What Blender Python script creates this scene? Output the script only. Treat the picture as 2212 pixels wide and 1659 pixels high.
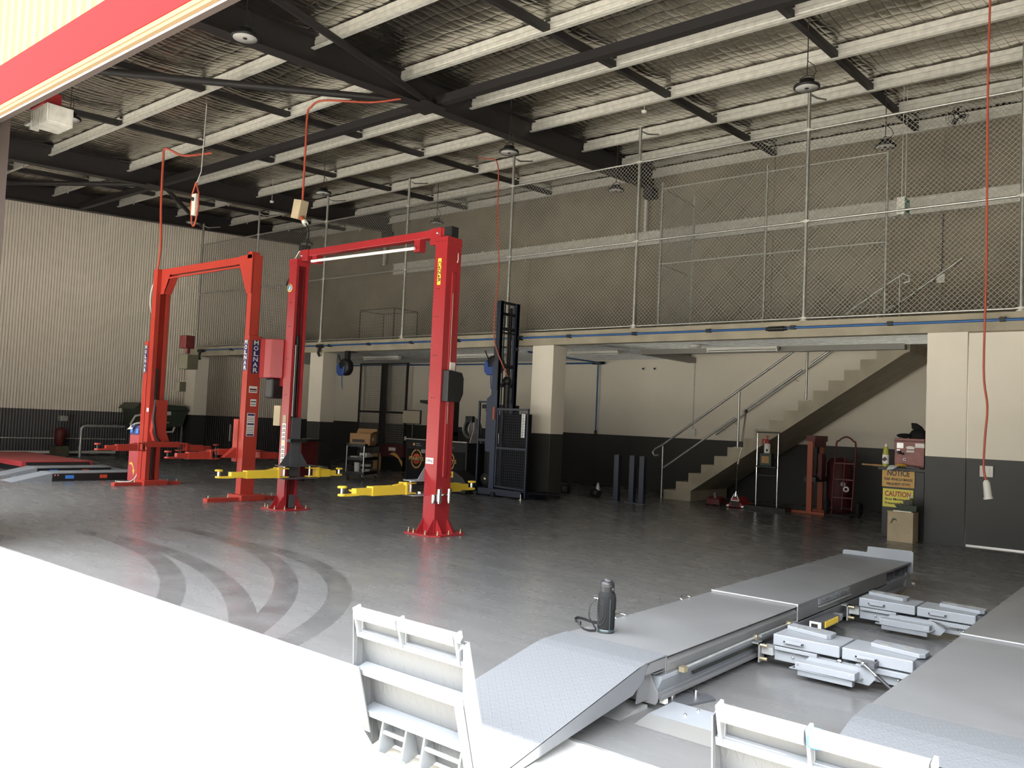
# Workshop seen through its roller door. Units: metres; X along the mezzanine, Y into the building.
SKY, SUN, EXPO = 11.0, 13.0, 0.55
TYRES = [(-10.4, -2.0, 6.8), (-9.7, -2.7, 7.6), (-10.04, -0.07, 5.96), (-8.6, 1.74, 4.13)]
import bpy, math, random
from mathutils import Vector, Matrix
random.seed(7)
for o in list(bpy.data.objects): bpy.data.objects.remove(o)
SC = bpy.context.scene; COL = SC.collection
PI = math.pi
# ---------------------------------------------------------------- camera
YAW, PITCH, ROLL, FPX = 0.690769, 0.046765, 0.0444467, 1801.67
_f = Vector((-math.sin(YAW)*math.cos(PITCH), math.cos(YAW)*math.cos(PITCH), math.sin(PITCH)))
_r = Vector((math.cos(YAW), math.sin(YAW), 0)); _u = _r.cross(_f)
_r2 = _r*math.cos(ROLL)+_u*math.sin(ROLL); _u2 = -_r*math.sin(ROLL)+_u*math.cos(ROLL)
cam = bpy.data.objects.new('camera', bpy.data.cameras.new('camera')); COL.objects.link(cam)
M = Matrix((( _r2.x, _u2.x, -_f.x, 0), (_r2.y, _u2.y, -_f.y, 0), (_r2.z, _u2.z, -_f.z, 1.6), (0, 0, 0, 1)))
cam.matrix_world = M
cam.data.sensor_width = 36; cam.data.lens = FPX/2212*36
cam.data.clip_start = 0.05; cam.data.clip_end = 300
SC.camera = cam
# ---------------------------------------------------------------- sky, sun, exposure
W = bpy.data.worlds.new('sky'); SC.world = W; W.use_nodes = True
bg = W.node_tree.nodes['Background']
bg.inputs['Strength'].default_value = SKY
_nt = W.node_tree; _tc = _nt.nodes.new('ShaderNodeTexCoord'); _sp = _nt.nodes.new('ShaderNodeSeparateXYZ'); _cr = _nt.nodes.new('ShaderNodeValToRGB')
_nt.links.new(_tc.outputs['Generated'], _sp.inputs[0]); _nt.links.new(_sp.outputs[2], _cr.inputs[0]); _nt.links.new(_cr.outputs[0], bg.inputs['Color'])
_e = _cr.color_ramp.elements; _e[0].position = 0.0; _e[0].color = (0.05, 0.048, 0.042, 1); _e[1].position = 0.55; _e[1].color = (0.93, 0.96, 1.0, 1)
_m = _e.new(0.22); _m.color = (0.17, 0.17, 0.16, 1)   # low sky darkened to weaken the light reaching deep into the workshop
sun = bpy.data.lights.new('sun', 'SUN'); sun.energy = SUN; sun.angle = 0.009; sun.color = (1, 0.95, 0.86)
so = bpy.data.objects.new('sun', sun); COL.objects.link(so)
so.rotation_euler = Vector((0.56, -0.03, 0.69)).to_track_quat('Z', 'Y').to_euler()
SC.view_settings.view_transform = 'Standard'; SC.view_settings.look = 'None'
SC.view_settings.gamma = 1; SC.view_settings.use_curve_mapping = False
SC.view_settings.exposure = EXPO
SC.cycles.max_bounces = 10; SC.cycles.diffuse_bounces = 6; SC.cycles.glossy_bounces = 5
SC.cycles.sample_clamp_indirect = 12
# ---------------------------------------------------------------- materials
MATS = {}
def mat(name, col, rough=0.5, metal=0.0, spec=0.5, emit=None, noise=None, bump=None):
    """noise=(scale, amount, (sx,sy,sz)) varies the colour; bump=(scale, strength)"""
    m = bpy.data.materials.new(name); m.use_nodes = True; nt = m.node_tree
    b = nt.nodes['Principled BSDF']
    b.inputs['Base Color'].default_value = (*col, 1); b.inputs['Roughness'].default_value = rough
    b.inputs['Metallic'].default_value = metal; b.inputs['Specular IOR Level'].default_value = spec
    if emit: b.inputs['Emission Color'].default_value = (*emit[0], 1); b.inputs['Emission Strength'].default_value = emit[1]
    tc = None
    if noise or bump:
        tc = nt.nodes.new('ShaderNodeTexCoord')
    if noise:
        mp = nt.nodes.new('ShaderNodeMapping'); nt.links.new(tc.outputs['Object'], mp.inputs['Vector'])
        mp.inputs['Scale'].default_value = noise[2] if len(noise) > 2 else (1, 1, 1)
        n = nt.nodes.new('ShaderNodeTexNoise'); n.inputs['Scale'].default_value = noise[0]; n.inputs['Detail'].default_value = 6
        nt.links.new(mp.outputs[0], n.inputs['Vector'])
        cr = nt.nodes.new('ShaderNodeValToRGB'); a = noise[1]
        cr.color_ramp.elements[0].position = 0.3; cr.color_ramp.elements[1].position = 0.7
        cr.color_ramp.elements[0].color = (*[c*(1-a) for c in col], 1)
        cr.color_ramp.elements[1].color = (*[min(1, c*(1+a)) for c in col], 1)
        nt.links.new(n.outputs['Fac'], cr.inputs[0]); nt.links.new(cr.outputs[0], b.inputs['Base Color'])
    if bump:
        n2 = nt.nodes.new('ShaderNodeTexNoise'); n2.inputs['Scale'].default_value = bump[0]; n2.inputs['Detail'].default_value = 4
        nt.links.new(tc.outputs['Object'], n2.inputs['Vector'])
        bp = nt.nodes.new('ShaderNodeBump'); bp.inputs['Strength'].default_value = bump[1]; bp.inputs['Distance'].default_value = 0.02
        nt.links.new(n2.outputs['Fac'], bp.inputs['Height']); nt.links.new(bp.outputs[0], b.inputs['Normal'])
    MATS[name] = m
    return m
mat('galv', (0.64, 0.62, 0.57), 0.42, 0.15, noise=(9, 0.14))
mat('steel_tube', (0.5, 0.5, 0.47), 0.35, 0.8, noise=(14, 0.15))
mat('mesh_wire', (0.42, 0.41, 0.37), 0.5, 0.5)
mat('dark_steel', (0.024, 0.021, 0.022), 0.55)
mat('lift_red', (0.33, 0.022, 0.027), 0.28, noise=(2, 0.06))
mat('lift_red_orange', (0.46, 0.05, 0.034), 0.3, noise=(2, 0.08))
mat('lift_yellow', (0.72, 0.50, 0.04), 0.35)
mat('grey_paint', (0.22, 0.235, 0.255), 0.42, noise=(3, 0.07), bump=(160, 0.08))
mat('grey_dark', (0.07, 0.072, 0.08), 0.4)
mat('deck_grey', (0.14, 0.142, 0.146), 0.42, noise=(2.2, 0.12), bump=(220, 0.06))
mat('alu', (0.75, 0.75, 0.74), 0.35, 0.85)
mat('alu_dull', (0.55, 0.56, 0.56), 0.4, 0.7, noise=(10, 0.15))
mat('chrome', (0.85, 0.85, 0.84), 0.12, 1.0)
mat('brass_zinc', (0.7, 0.6, 0.38), 0.3, 0.9)
mat('black', (0.012, 0.012, 0.013), 0.45)
mat('black_soft', (0.012, 0.012, 0.013), 0.8, 0, 0.2)
mat('gap_shade_brown', (0.05, 0.035, 0.03), 0.7)  # dark brown carries the shade under the door head
mat('rubber', (0.02, 0.02, 0.02), 0.8)
mat('white_paint', (0.84, 0.775, 0.665), 0.55, noise=(1.2, 0.03))
mat('wall_dark', (0.038, 0.038, 0.035), 0.5, noise=(1.3, 0.06))
mat('concrete', (0.40, 0.355, 0.27), 0.75, noise=(2.5, 0.14), bump=(30, 0.15))
mat('concrete_wall', (0.245, 0.21, 0.158), 0.8, noise=(0.9, 0.22), bump=(20, 0.15))
mat('soffit', (0.30, 0.29, 0.27), 0.6)
mat('wall_cream', (0.80, 0.72, 0.62), 0.45)
mat('wall_charcoal', (0.075, 0.068, 0.072), 0.45)
mat('front_cream', (0.31, 0.275, 0.105), 0.8, 0, 0.1)
mat('front_red', (0.42, 0.006, 0.007), 0.8, 0, 0.1)
mat('beige', (0.21, 0.145, 0.085), 0.8, 0, 0.1)
mat('white_gloss', (0.85, 0.84, 0.8), 0.3)
mat('plastic_white', (0.78, 0.76, 0.7), 0.4)
mat('tube_white', (0.92, 0.90, 0.86), 0.25)
mat('lens', (0.5, 0.49, 0.47), 0.25)
mat('orange_cable', (0.48, 0.085, 0.045), 0.4)
mat('white_cable', (0.65, 0.63, 0.58), 0.4)
mat('black_cable', (0.02, 0.02, 0.02), 0.5)
mat('blue_pipe', (0.035, 0.13, 0.36), 0.35, 0.2)
mat('blue_plastic', (0.02, 0.07, 0.30), 0.4)
mat('navy', (0.010, 0.017, 0.040), 0.4)
mat('navy_bright', (0.014, 0.028, 0.07), 0.4)
mat('orange_paint', (0.36, 0.075, 0.03), 0.45)
mat('old_red', (0.11, 0.014, 0.014), 0.5, noise=(8, 0.25))
mat('box_red', (0.07, 0.008, 0.011), 0.6)
mat('maroon', (0.10, 0.022, 0.02), 0.3, 0.3, noise=(10, 0.35))
mat('cardboard', (0.42, 0.24, 0.11), 0.8)
mat('cardboard_light', (0.47, 0.38, 0.25), 0.75, noise=(5, 0.1))
mat('green_dark', (0.055, 0.07, 0.05), 0.5)
mat('green_can', (0.03, 0.055, 0.04), 0.5)
mat('olive', (0.10, 0.095, 0.06), 0.6)
mat('sign_amber', (0.62, 0.36, 0.10), 0.5, noise=(14, 0.12))
mat('sign_yellow', (0.75, 0.66, 0.09), 0.45)
mat('sign_red', (0.42, 0.03, 0.03), 0.5)
mat('label_white', (0.80, 0.77, 0.74), 0.5)
mat('label_blue', (0.02, 0.025, 0.13), 0.4)
mat('sticker_blue', (0.05, 0.22, 0.65), 0.4)
mat('label_yellow', (0.90, 0.62, 0.06), 0.4)
mat('ink', (0.015, 0.015, 0.015), 0.5)
mat('gold', (0.75, 0.42, 0.13), 0.4)
mat('logo_red', (0.62, 0.08, 0.03), 0.4)
mat('green_sign', (0.01, 0.28, 0.16), 0.4)
mat('oil_yellow', (0.42, 0.42, 0.08), 0.25)
mat('sponge', (0.75, 0.40, 0.03), 0.7)
mat('paper', (0.74, 0.76, 0.82), 0.6)
mat('platform_red', (0.40, 0.045, 0.05), 0.45)
mat('gold_arrow', (0.9, 0.42, 0.05), 0.4)
mat('teal_band', (0.03, 0.045, 0.05), 0.3)
mat('screen_grey', (0.30, 0.26, 0.2), 0.25)

def nodes(name):
    m = bpy.data.materials.new(name); m.use_nodes = True; MATS[name] = m
    nt = m.node_tree; return m, nt, nt.nodes['Principled BSDF'], nt.nodes.new, nt.links.new
def mathn(nt, op, a, b=None):
    n = nt.nodes.new('ShaderNodeMath'); n.operation = op
    for i, v in enumerate((a, b)):
        if v is None: continue
        if isinstance(v, (int, float)): n.inputs[i].default_value = v
        else: nt.links.new(v, n.inputs[i])
    return n.outputs[0]
# epoxy floor: streaked grey, glossy, faint curved tyre tracks
m, nt, b, N, L = nodes('floor_epoxy')
tc = N('ShaderNodeTexCoord'); mp = N('ShaderNodeMapping'); L(tc.outputs['Object'], mp.inputs[0]); mp.inputs['Scale'].default_value = (0.7, 2.2, 1)
mp.inputs['Rotation'].default_value = (0, 0, 0.65)
n1 = N('ShaderNodeTexNoise'); n1.inputs['Scale'].default_value = 1.6; n1.inputs['Detail'].default_value = 6; n1.inputs['Roughness'].default_value = 0.55; L(mp.outputs[0], n1.inputs['Vector'])
cr = N('ShaderNodeValToRGB'); L(n1.outputs['Fac'], cr.inputs[0])
cr.color_ramp.elements[0].position = 0.25; cr.color_ramp.elements[0].color = (0.112, 0.111, 0.113, 1)
cr.color_ramp.elements[1].position = 0.75; cr.color_ramp.elements[1].color = (0.142, 0.143, 0.142, 1)
sp = N('ShaderNodeSeparateXYZ'); L(tc.outputs['Object'], sp.inputs[0])
tot = None
for (cx, cy, r) in TYRES:
    dx = mathn(nt, 'SUBTRACT', sp.outputs[0], cx); dy = mathn(nt, 'SUBTRACT', sp.outputs[1], cy)
    d = mathn(nt, 'SQRT', mathn(nt, 'ADD', mathn(nt, 'MULTIPLY', dx, dx), mathn(nt, 'MULTIPLY', dy, dy)))
    e = mathn(nt, 'ABSOLUTE', mathn(nt, 'SUBTRACT', d, r))
    k = mathn(nt, 'LESS_THAN', e, 0.11)
    k = mathn(nt, 'MULTIPLY', k, mathn(nt, 'GREATER_THAN', dy, 0.3))
    k = mathn(nt, 'MULTIPLY', k, mathn(nt, 'GREATER_THAN', dx, -0.6))
    tot = k if tot is None else mathn(nt, 'MAXIMUM', tot, k)
wv = N('ShaderNodeTexNoise'); wv.inputs['Scale'].default_value = 2.5; L(tc.outputs['Object'], wv.inputs['Vector'])
tf = mathn(nt, 'MULTIPLY', tot, mathn(nt, 'MULTIPLY', wv.outputs['Fac'], 0.85))
mx = N('ShaderNodeMix'); mx.data_type = 'RGBA'; L(tf, mx.inputs[0]); L(cr.outputs[0], mx.inputs[6]); mx.inputs[7].default_value = (0.03, 0.03, 0.031, 1)
L(mx.outputs[2], b.inputs['Base Color'])
n3 = N('ShaderNodeTexNoise'); n3.inputs['Scale'].default_value = 2.5; n3.inputs['Detail'].default_value = 4; L(mp.outputs[0], n3.inputs['Vector'])
rr = N('ShaderNodeMapRange'); L(n3.outputs['Fac'], rr.inputs[0]); rr.inputs[1].default_value = 0.3; rr.inputs[2].default_value = 0.7; rr.inputs[3].default_value = 0.2; rr.inputs[4].default_value = 0.32
L(rr.outputs[0], b.inputs['Roughness']); b.inputs['Specular IOR Level'].default_value = 0.5
bp = N('ShaderNodeBump'); bp.inputs['Strength'].default_value = 0.03; bp.inputs['Distance'].default_value = 0.01; L(n3.outputs['Fac'], bp.inputs['Height']); L(bp.outputs[0], b.inputs['Normal'])
# outdoor slab
m, nt, b, N, L = nodes('yard')
tc = N('ShaderNodeTexCoord'); n1 = N('ShaderNodeTexNoise'); n1.inputs['Scale'].default_value = 0.8; n1.inputs['Detail'].default_value = 8; L(tc.outputs['Object'], n1.inputs['Vector'])
cr = N('ShaderNodeValToRGB'); L(n1.outputs['Fac'], cr.inputs[0]); cr.color_ramp.elements[0].position = 0.3; cr.color_ramp.elements[1].position = 0.7
cr.color_ramp.elements[0].color = (0.46, 0.43, 0.36, 1); cr.color_ramp.elements[1].color = (0.58, 0.545, 0.46, 1)
L(cr.outputs[0], b.inputs['Base Color']); b.inputs['Roughness'].default_value = 0.8
# crinkled foil with safety mesh
m, nt, b, N, L = nodes('foil')
b.inputs['Metallic'].default_value = 1.0; b.inputs['Base Color'].default_value = (0.56, 0.54, 0.49, 1)
tc = N('ShaderNodeTexCoord'); sp = N('ShaderNodeSeparateXYZ'); L(tc.outputs['Object'], sp.inputs[0])
gx = mathn(nt, 'ABSOLUTE', mathn(nt, 'SINE', mathn(nt, 'MULTIPLY', sp.outputs[0], PI/0.15)))
gy = mathn(nt, 'ABSOLUTE', mathn(nt, 'SINE', mathn(nt, 'MULTIPLY', sp.outputs[1], PI/0.30)))
pil = mathn(nt, 'MULTIPLY', mathn(nt, 'POWER', gx, 0.35), mathn(nt, 'POWER', gy, 0.3))
mp = N('ShaderNodeMapping'); L(tc.outputs['Object'], mp.inputs[0]); mp.inputs['Scale'].default_value = (3.2, 1.6, 1)
n1 = N('ShaderNodeTexNoise'); n1.inputs['Scale'].default_value = 1.7; n1.inputs['Detail'].default_value = 3; n1.inputs['Distortion'].default_value = 0.6; L(mp.outputs[0], n1.inputs['Vector'])
h = mathn(nt, 'ADD', mathn(nt, 'MULTIPLY', pil, 1.1), mathn(nt, 'MULTIPLY', n1.outputs['Fac'], 1.1))
bp = N('ShaderNodeBump'); bp.inputs['Strength'].default_value = 0.55; bp.inputs['Distance'].default_value = 0.02; L(h, bp.inputs['Height']); L(bp.outputs[0], b.inputs['Normal'])
wire = mathn(nt, 'MAXIMUM', mathn(nt, 'LESS_THAN', gx, 0.09), mathn(nt, 'LESS_THAN', gy, 0.045))
mx = N('ShaderNodeMix'); mx.data_type = 'RGBA'; L(mathn(nt, 'MULTIPLY', wire, 0.7), mx.inputs[0]); mx.inputs[6].default_value = (0.56, 0.54, 0.49, 1); mx.inputs[7].default_value = (0.12, 0.11, 0.10, 1)
L(mx.outputs[2], b.inputs['Base Color']); b.inputs['Roughness'].default_value = 0.22
# chequer plate (raised tread marks as bump) in two finishes
for nm, colr, met, ro in (('chequer_grey', (0.115, 0.121, 0.13), 0.0, 0.5), ('chequer_alu', (0.82, 0.82, 0.80), 0.55, 0.4)):
    m, nt, b, N, L = nodes(nm)
    b.inputs['Base Color'].default_value = (*colr, 1); b.inputs['Metallic'].default_value = met; b.inputs['Roughness'].default_value = ro
    tc = N('ShaderNodeTexCoord'); acc = None
    for ang, off in ((0.785, 0.0), (-0.785, 0.5)):
        mp = N('ShaderNodeMapping'); L(tc.outputs['Object'], mp.inputs[0]); mp.inputs['Rotation'].default_value = (0, 0, ang); mp.inputs['Scale'].default_value = (1/0.045,)*3
        mp.inputs['Location'].default_value = (off, off, 0)
        s2 = N('ShaderNodeSeparateXYZ'); L(mp.outputs[0], s2.inputs[0])
        fx = mathn(nt, 'SUBTRACT', mathn(nt, 'FRACT', s2.outputs[0]), 0.5); fy = mathn(nt, 'SUBTRACT', mathn(nt, 'FRACT', s2.outputs[1]), 0.5)
        d = mathn(nt, 'ADD', mathn(nt, 'POWER', mathn(nt, 'MULTIPLY', mathn(nt, 'ABSOLUTE', fx), 2.6), 2), mathn(nt, 'POWER', mathn(nt, 'MULTIPLY', mathn(nt, 'ABSOLUTE', fy), 10), 2))
        k = N('ShaderNodeMapRange'); L(d, k.inputs[0]); k.inputs[1].default_value = 0.5; k.inputs[2].default_value = 1.2; k.inputs[3].default_value = 1; k.inputs[4].default_value = 0
        acc = k.outputs[0] if acc is None else mathn(nt, 'MAXIMUM', acc, k.outputs[0])
    bp = N('ShaderNodeBump'); bp.inputs['Strength'].default_value = 0.45; bp.inputs['Distance'].default_value = 0.002; L(acc, bp.inputs['Height']); L(bp.outputs[0], b.inputs['Normal'])

# ---------------------------------------------------------------- mesh helpers
class MB:
    def __init__(s): s.v = []; s.f = []; s.sm = []
    def add(s, vs, fs, sm=False):
        k = len(s.v); s.v += [tuple(v) for v in vs]
        for f in fs: s.f.append(tuple(k+i for i in f)); s.sm.append(sm)
        return s
    def box(s, x0, x1, y0, y1, z0, z1):
        if x0 > x1: x0, x1 = x1, x0
        if y0 > y1: y0, y1 = y1, y0
        if z0 > z1: z0, z1 = z1, z0
        return s.add([(x0,y0,z0),(x1,y0,z0),(x1,y1,z0),(x0,y1,z0),(x0,y0,z1),(x1,y0,z1),(x1,y1,z1),(x0,y1,z1)],
              [(0,3,2,1),(4,5,6,7),(0,1,5,4),(1,2,6,5),(2,3,7,6),(3,0,4,7)])
    def prism(s, poly, ax, a, b):
        """poly: 2D points; ax axis of extrusion 'x' (y,z) 'y' (x,z) 'z' (x,y)"""
        def P(p, t): return {'x': (t, p[0], p[1]), 'y': (p[0], t, p[1]), 'z': (p[0], p[1], t)}[ax]
        n = len(poly); area = sum(poly[i][0]*poly[(i+1) % n][1]-poly[(i+1) % n][0]*poly[i][1] for i in range(n))
        pl = list(poly)
        flip = (area < 0) != (ax == 'y')
        if flip: pl.reverse()
        a, b = min(a, b), max(a, b)
        vs = [P(p, a) for p in pl]+[P(p, b) for p in pl]
        return s.add(vs, [tuple(range(n-1, -1, -1)), tuple(range(n, 2*n))]+[(i, (i+1) % n, n+(i+1) % n, n+i) for i in range(n)])
    def bar(s, p0, p1, w, h=None, up=(0, 0, 1)):
        h = h or w; p0 = Vector(p0); p1 = Vector(p1); d = (p1-p0).normalized(); up = Vector(up)
        if abs(d.dot(up)) > 0.98: up = Vector((1, 0, 0))
        sd = d.cross(up).normalized(); u = sd.cross(d)
        vs = []
        for p in (p0, p1):
            for a, b in ((-1,-1),(1,-1),(1,1),(-1,1)): vs.append(p+sd*a*w/2+u*b*h/2)
        return s.add(vs, [(0,1,2,3),(7,6,5,4),(0,4,5,1),(1,5,6,2),(2,6,7,3),(3,7,4,0)])
    def tube(s, pts, r, n=10, close=True):
        pts = [Vector(p) for p in pts]; rings = []; m = len(pts)
        prev = None
        for i, p in enumerate(pts):
            d = ((pts[min(i+1, m-1)]-p).normalized()+(p-pts[max(i-1, 0)]).normalized())
            d = d.normalized() if d.length > 1e-6 else Vector((0, 0, 1))
            if prev is None:
                a = d.cross(Vector((0, 0, 1)));
                if a.length < 0.05: a = d.cross(Vector((1, 0, 0)))
            else: a = prev-d*prev.dot(d)
            a.normalize(); prev = a; b = d.cross(a)
            rr = r[i] if isinstance(r, (list, tuple)) else r
            rings.append([p+(a*math.cos(2*PI*k/n)+b*math.sin(2*PI*k/n))*rr for k in range(n)])
        vs = [v for R in rings for v in R]; fs = []
        for i in range(m-1):
            for k in range(n): fs.append((i*n+k, i*n+(k+1) % n, (i+1)*n+(k+1) % n, (i+1)*n+k))
        s.add(vs, fs, True)
        if close: s.add(rings[0], [tuple(range(n-1, -1, -1))]); s.add(rings[-1], [tuple(range(n))])
        return s
    def lathe(s, prof, c=(0, 0, 0), n=24, ax='z', M=None):
        """prof: (radius, height) list"""
        vs = []; m = len(prof)
        for (r, z) in prof:
            for k in range(n):
                a = 2*PI*k/n; p = (r*math.cos(a), r*math.sin(a), z)
                if ax == 'x': p = (p[2], p[0], p[1])
                if ax == 'y': p = (p[1], p[2], p[0])
                p = Vector(p)
                if M: p = M @ p
                vs.append(p+Vector(c))
        fs = [(i*n+k, i*n+(k+1) % n, (i+1)*n+(k+1) % n, (i+1)*n+k) for i in range(m-1) for k in range(n)]
        return s.add(vs, fs, True)
    def ball(s, c, r, n=12, sx=1, sy=1, sz=1):
        pr = [(max(1e-4, math.sin(PI*i/8)), -math.cos(PI*i/8)) for i in range(9)]
        vs = []
        for (rr, z) in pr:
            for k in range(n): a = 2*PI*k/n; vs.append((c[0]+r*sx*rr*math.cos(a), c[1]+r*sy*rr*math.sin(a), c[2]+r*sz*z))
        return s.add(vs, [(i*n+k, i*n+(k+1) % n, (i+1)*n+(k+1) % n, (i+1)*n+k) for i in range(8) for k in range(n)], True)
    def hull4(s, a, b):
        """frustum from quad a to quad b"""
        return s.add(list(a)+list(b), [(3,2,1,0),(4,5,6,7),(0,1,5,4),(1,2,6,5),(2,3,7,6),(3,0,4,7)])
    def wiregrid(s, o, u, v, nu, nv, r):
        """rectangular wire grid at origin o spanned by u, v"""
        o = Vector(o); u = Vector(u); v = Vector(v)
        for i in range(nu+1): s.bar(o+u*i/nu, o+u*i/nu+v, r*2)
        for j in range(nv+1): s.bar(o+v*j/nv, o+v*j/nv+u, r*2)
        return s
def put(name, mb, mt, parent=None, off=(0, 0, 0), bev=0):
    me = bpy.data.meshes.new(name)
    me.from_pydata([(v[0]-off[0], v[1]-off[1], v[2]-off[2]) for v in mb.v], [], mb.f)
    me.polygons.foreach_set('use_smooth', mb.sm); me.update()
    ml = mt if isinstance(mt, (list, tuple)) else [mt]
    for q in ml: me.materials.append(MATS[q])
    o = bpy.data.objects.new(name, me); COL.objects.link(o)
    if parent: o.parent = parent
    if bev:
        bm = o.modifiers.new('bevel', 'BEVEL'); bm.width = bev; bm.segments = 2; bm.limit_method = 'ANGLE'; bm.angle_limit = 0.7
    return o
SPLIT = {'flap_side_lip', 'ramp_skirt', 'flap_bracket', 'corner_gusset', 'bracket', 'clamp', 'anchor_bolt', 'bolt', 'gusset', 'screw', 'flap_rib', 'flap_axle', 'flap_foot_roller',
         'rod_clevis', 'beam_bracket', 'guide_roller', 'leg', 'upright', 'crossbar', 'spout', 'lift_rod', 'mid_rail', 'fitting', 'label', 'wheel', 'caster', 'side_rib', 'mast_crossbar', 'hinge_bracket', 'end_plate',
         'flap', 'knob', 'white_plate', 'conduit', 'handle', 'coupling', 'cord', 'gauge', 'handle_post_face', 'chain', 'clip', 'bolt_hole', 'scissor_body', 'tool_tray', 'yoke', 'brake_rod', 'pictogram', 'brim'}
def islands(mb, tol=.004):
    n = len(mb.v); par = list(range(n))
    def fd(a):
        while par[a] != a: par[a] = par[par[a]]; a = par[a]
        return a
    for f in mb.f:
        for v in f[1:]: par[fd(v)] = fd(f[0])
    cl = {}
    for i in range(n): cl.setdefault(fd(i), []).append(i)
    bb = [[[min(mb.v[i][k] for i in c)-tol for k in range(3)], [max(mb.v[i][k] for i in c)+tol for k in range(3)], c] for c in cl.values() if len(c) > 2]
    ch = True
    while ch:
        ch = False; out = []
        for b in bb:
            for o in out:
                if all(b[0][k] <= o[1][k] and o[0][k] <= b[1][k] for k in range(3)):
                    o[0] = [min(x, y) for x, y in zip(o[0], b[0])]; o[1] = [max(x, y) for x, y in zip(o[1], b[1])]; o[2] += b[2]; ch = True; break
            else: out.append(b)
        bb = out
    res = []
    for b in bb:
        st = set(b[2]); mp = {}; q = MB()
        for f, sm in zip(mb.f, mb.sm):
            if f[0] in st:
                g = []
                for v in f:
                    if v not in mp: mp[v] = len(q.v); q.v.append(mb.v[v])
                    g.append(mp[v])
                q.f.append(tuple(g)); q.sm.append(sm)
        res.append(q)
    return res
class T:
    """a thing: an empty at its base; parts given in world coordinates (or local if rz is used)"""
    def __init__(s, name, label, cat, loc, rz=0, group=None):
        o = bpy.data.objects.new(name, None); COL.objects.link(o); o.empty_display_size = 0.1
        o.location = loc; o.rotation_euler = (0, 0, rz); o['label'] = label; o['category'] = cat
        if group: o['group'] = group
        s.o = o; s.loc = loc
    def p(s, name, mb, mt, parent=None, w=True, bev=0, label=None):
        for piece in (islands(mb) if name in SPLIT else [mb]):
            q = put(name, piece, mt, parent or s.o, s.loc if w else (0, 0, 0), bev)
            if label: q['label'] = label
        return q
def tag(o, label, cat, group=None):
    o['label'] = label; o['category'] = cat
    if group: o['group'] = group
    return o
def single(name, mb, mt, label, cat, group=None, loc=None, bev=0):
    loc = loc or (0, 0, 0)
    o = put(name, mb, mt, None, loc, bev); o.location = loc
    return tag(o, label, cat, group)
def struct(name, mb, mt, bev=0):
    o = put(name, mb, mt, None, (0, 0, 0), bev); o['kind'] = 'structure'; return o
def dup(root, loc, rz=None, label=None, group=None):
    def cp(o, par):
        c = o.copy(); COL.objects.link(c)
        if par: c.parent = par
        for ch in list(o.children): cp(ch, c)
        return c
    r = cp(root, None); r.location = loc
    if rz is not None: r.rotation_euler = (0, 0, rz)
    if label: r['label'] = label
    if group: r['group'] = group
    return r
def txt(s, size, o, right, up, mt, parent, name='lettering', bold=0.0, off=(0, 0, 0), wid=None, ex=0.0015, sp=1.0):
    """text as mesh, centred on o, running along right with top towards up"""
    cu = bpy.data.curves.new('t', 'FONT'); cu.body = s; cu.size = size; cu.align_x = 'CENTER'; cu.align_y = 'CENTER'
    cu.extrude = ex; cu.offset = bold*size; cu.resolution_u = 2; cu.space_line = sp
    ob = bpy.data.objects.new('t', cu); COL.objects.link(ob)
    dg = bpy.context.evaluated_depsgraph_get(); me = bpy.data.meshes.new_from_object(ob.evaluated_get(dg))
    bpy.data.objects.remove(ob)
    r = Vector(right).normalized(); u = Vector(up).normalized(); n = r.cross(u)
    k = 1.0
    if wid and len(me.vertices):
        xs = [v.co.x for v in me.vertices]; k = wid/(max(xs)-min(xs))
    o = Vector(o)-Vector(off)
    for v in me.vertices: v.co = o+r*(v.co.x*k)+u*v.co.y+n*v.co.z
    me.materials.clear(); me.materials.append(MATS[mt])
    q = bpy.data.objects.new(name, me); COL.objects.link(q)
    if parent: q.parent = parent
    return q
SL = 0.06129
def rz_(y, z0=6.9): return z0+SL*y
# ================================================================ BUILDING
YF, YB, XL, XR = 3.57, 19.6, -27.0, 7.0
struct('floor', MB().box(XL, XR, YF, YB, -0.3, 0), 'floor_epoxy')
struct('ground', MB().box(-70, 50, -40, 2.1, -0.3, 0).box(-70, 50, 2.115, 3.048, -0.3, -0.0), 'yard')
struct('trim_1', MB().box(XL, -4.02, 3.06, YF, -0.3, 0.004).box(-4.01, XR, 3.06, YF, -0.3, 0.004), 'chequer_alu')
struct('trim_2', MB().box(XL, XR, YF-0.012, YF+0.012, -0.01, 0.012), 'alu_dull')
# corrugated left wall
def corr(mb, x, y0, y1, z0, z1f, pitch=0.083, amp=0.012, n=6):
    k = int((y1-y0)/pitch*n); vs = []
    for i in range(k+1):
        y = y0+(y1-y0)*i/k; d = amp*math.sin(2*PI*i/n)
        vs += [(x+d, y, z0), (x+d, y, z1f(y) if callable(z1f) else z1f)]
    mb.add(vs, [(2*i, 2*i+1, 2*i+3, 2*i+2) for i in range(k)], True); return mb
wl = MB(); corr(wl, XL, 3.1, YB, 1.39, lambda y: rz_(y)+0.6)
w_ = struct('wall_left', wl, 'wall_cream')
put('dado', corr(MB(), XL, 3.1, YB, 0, 1.39), 'wall_charcoal', w_)
put('cladding', MB().box(XL-0.12, XL-0.03, 3.0, YB+0.2, -0.1, 8.7), 'wall_cream', w_)
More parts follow.
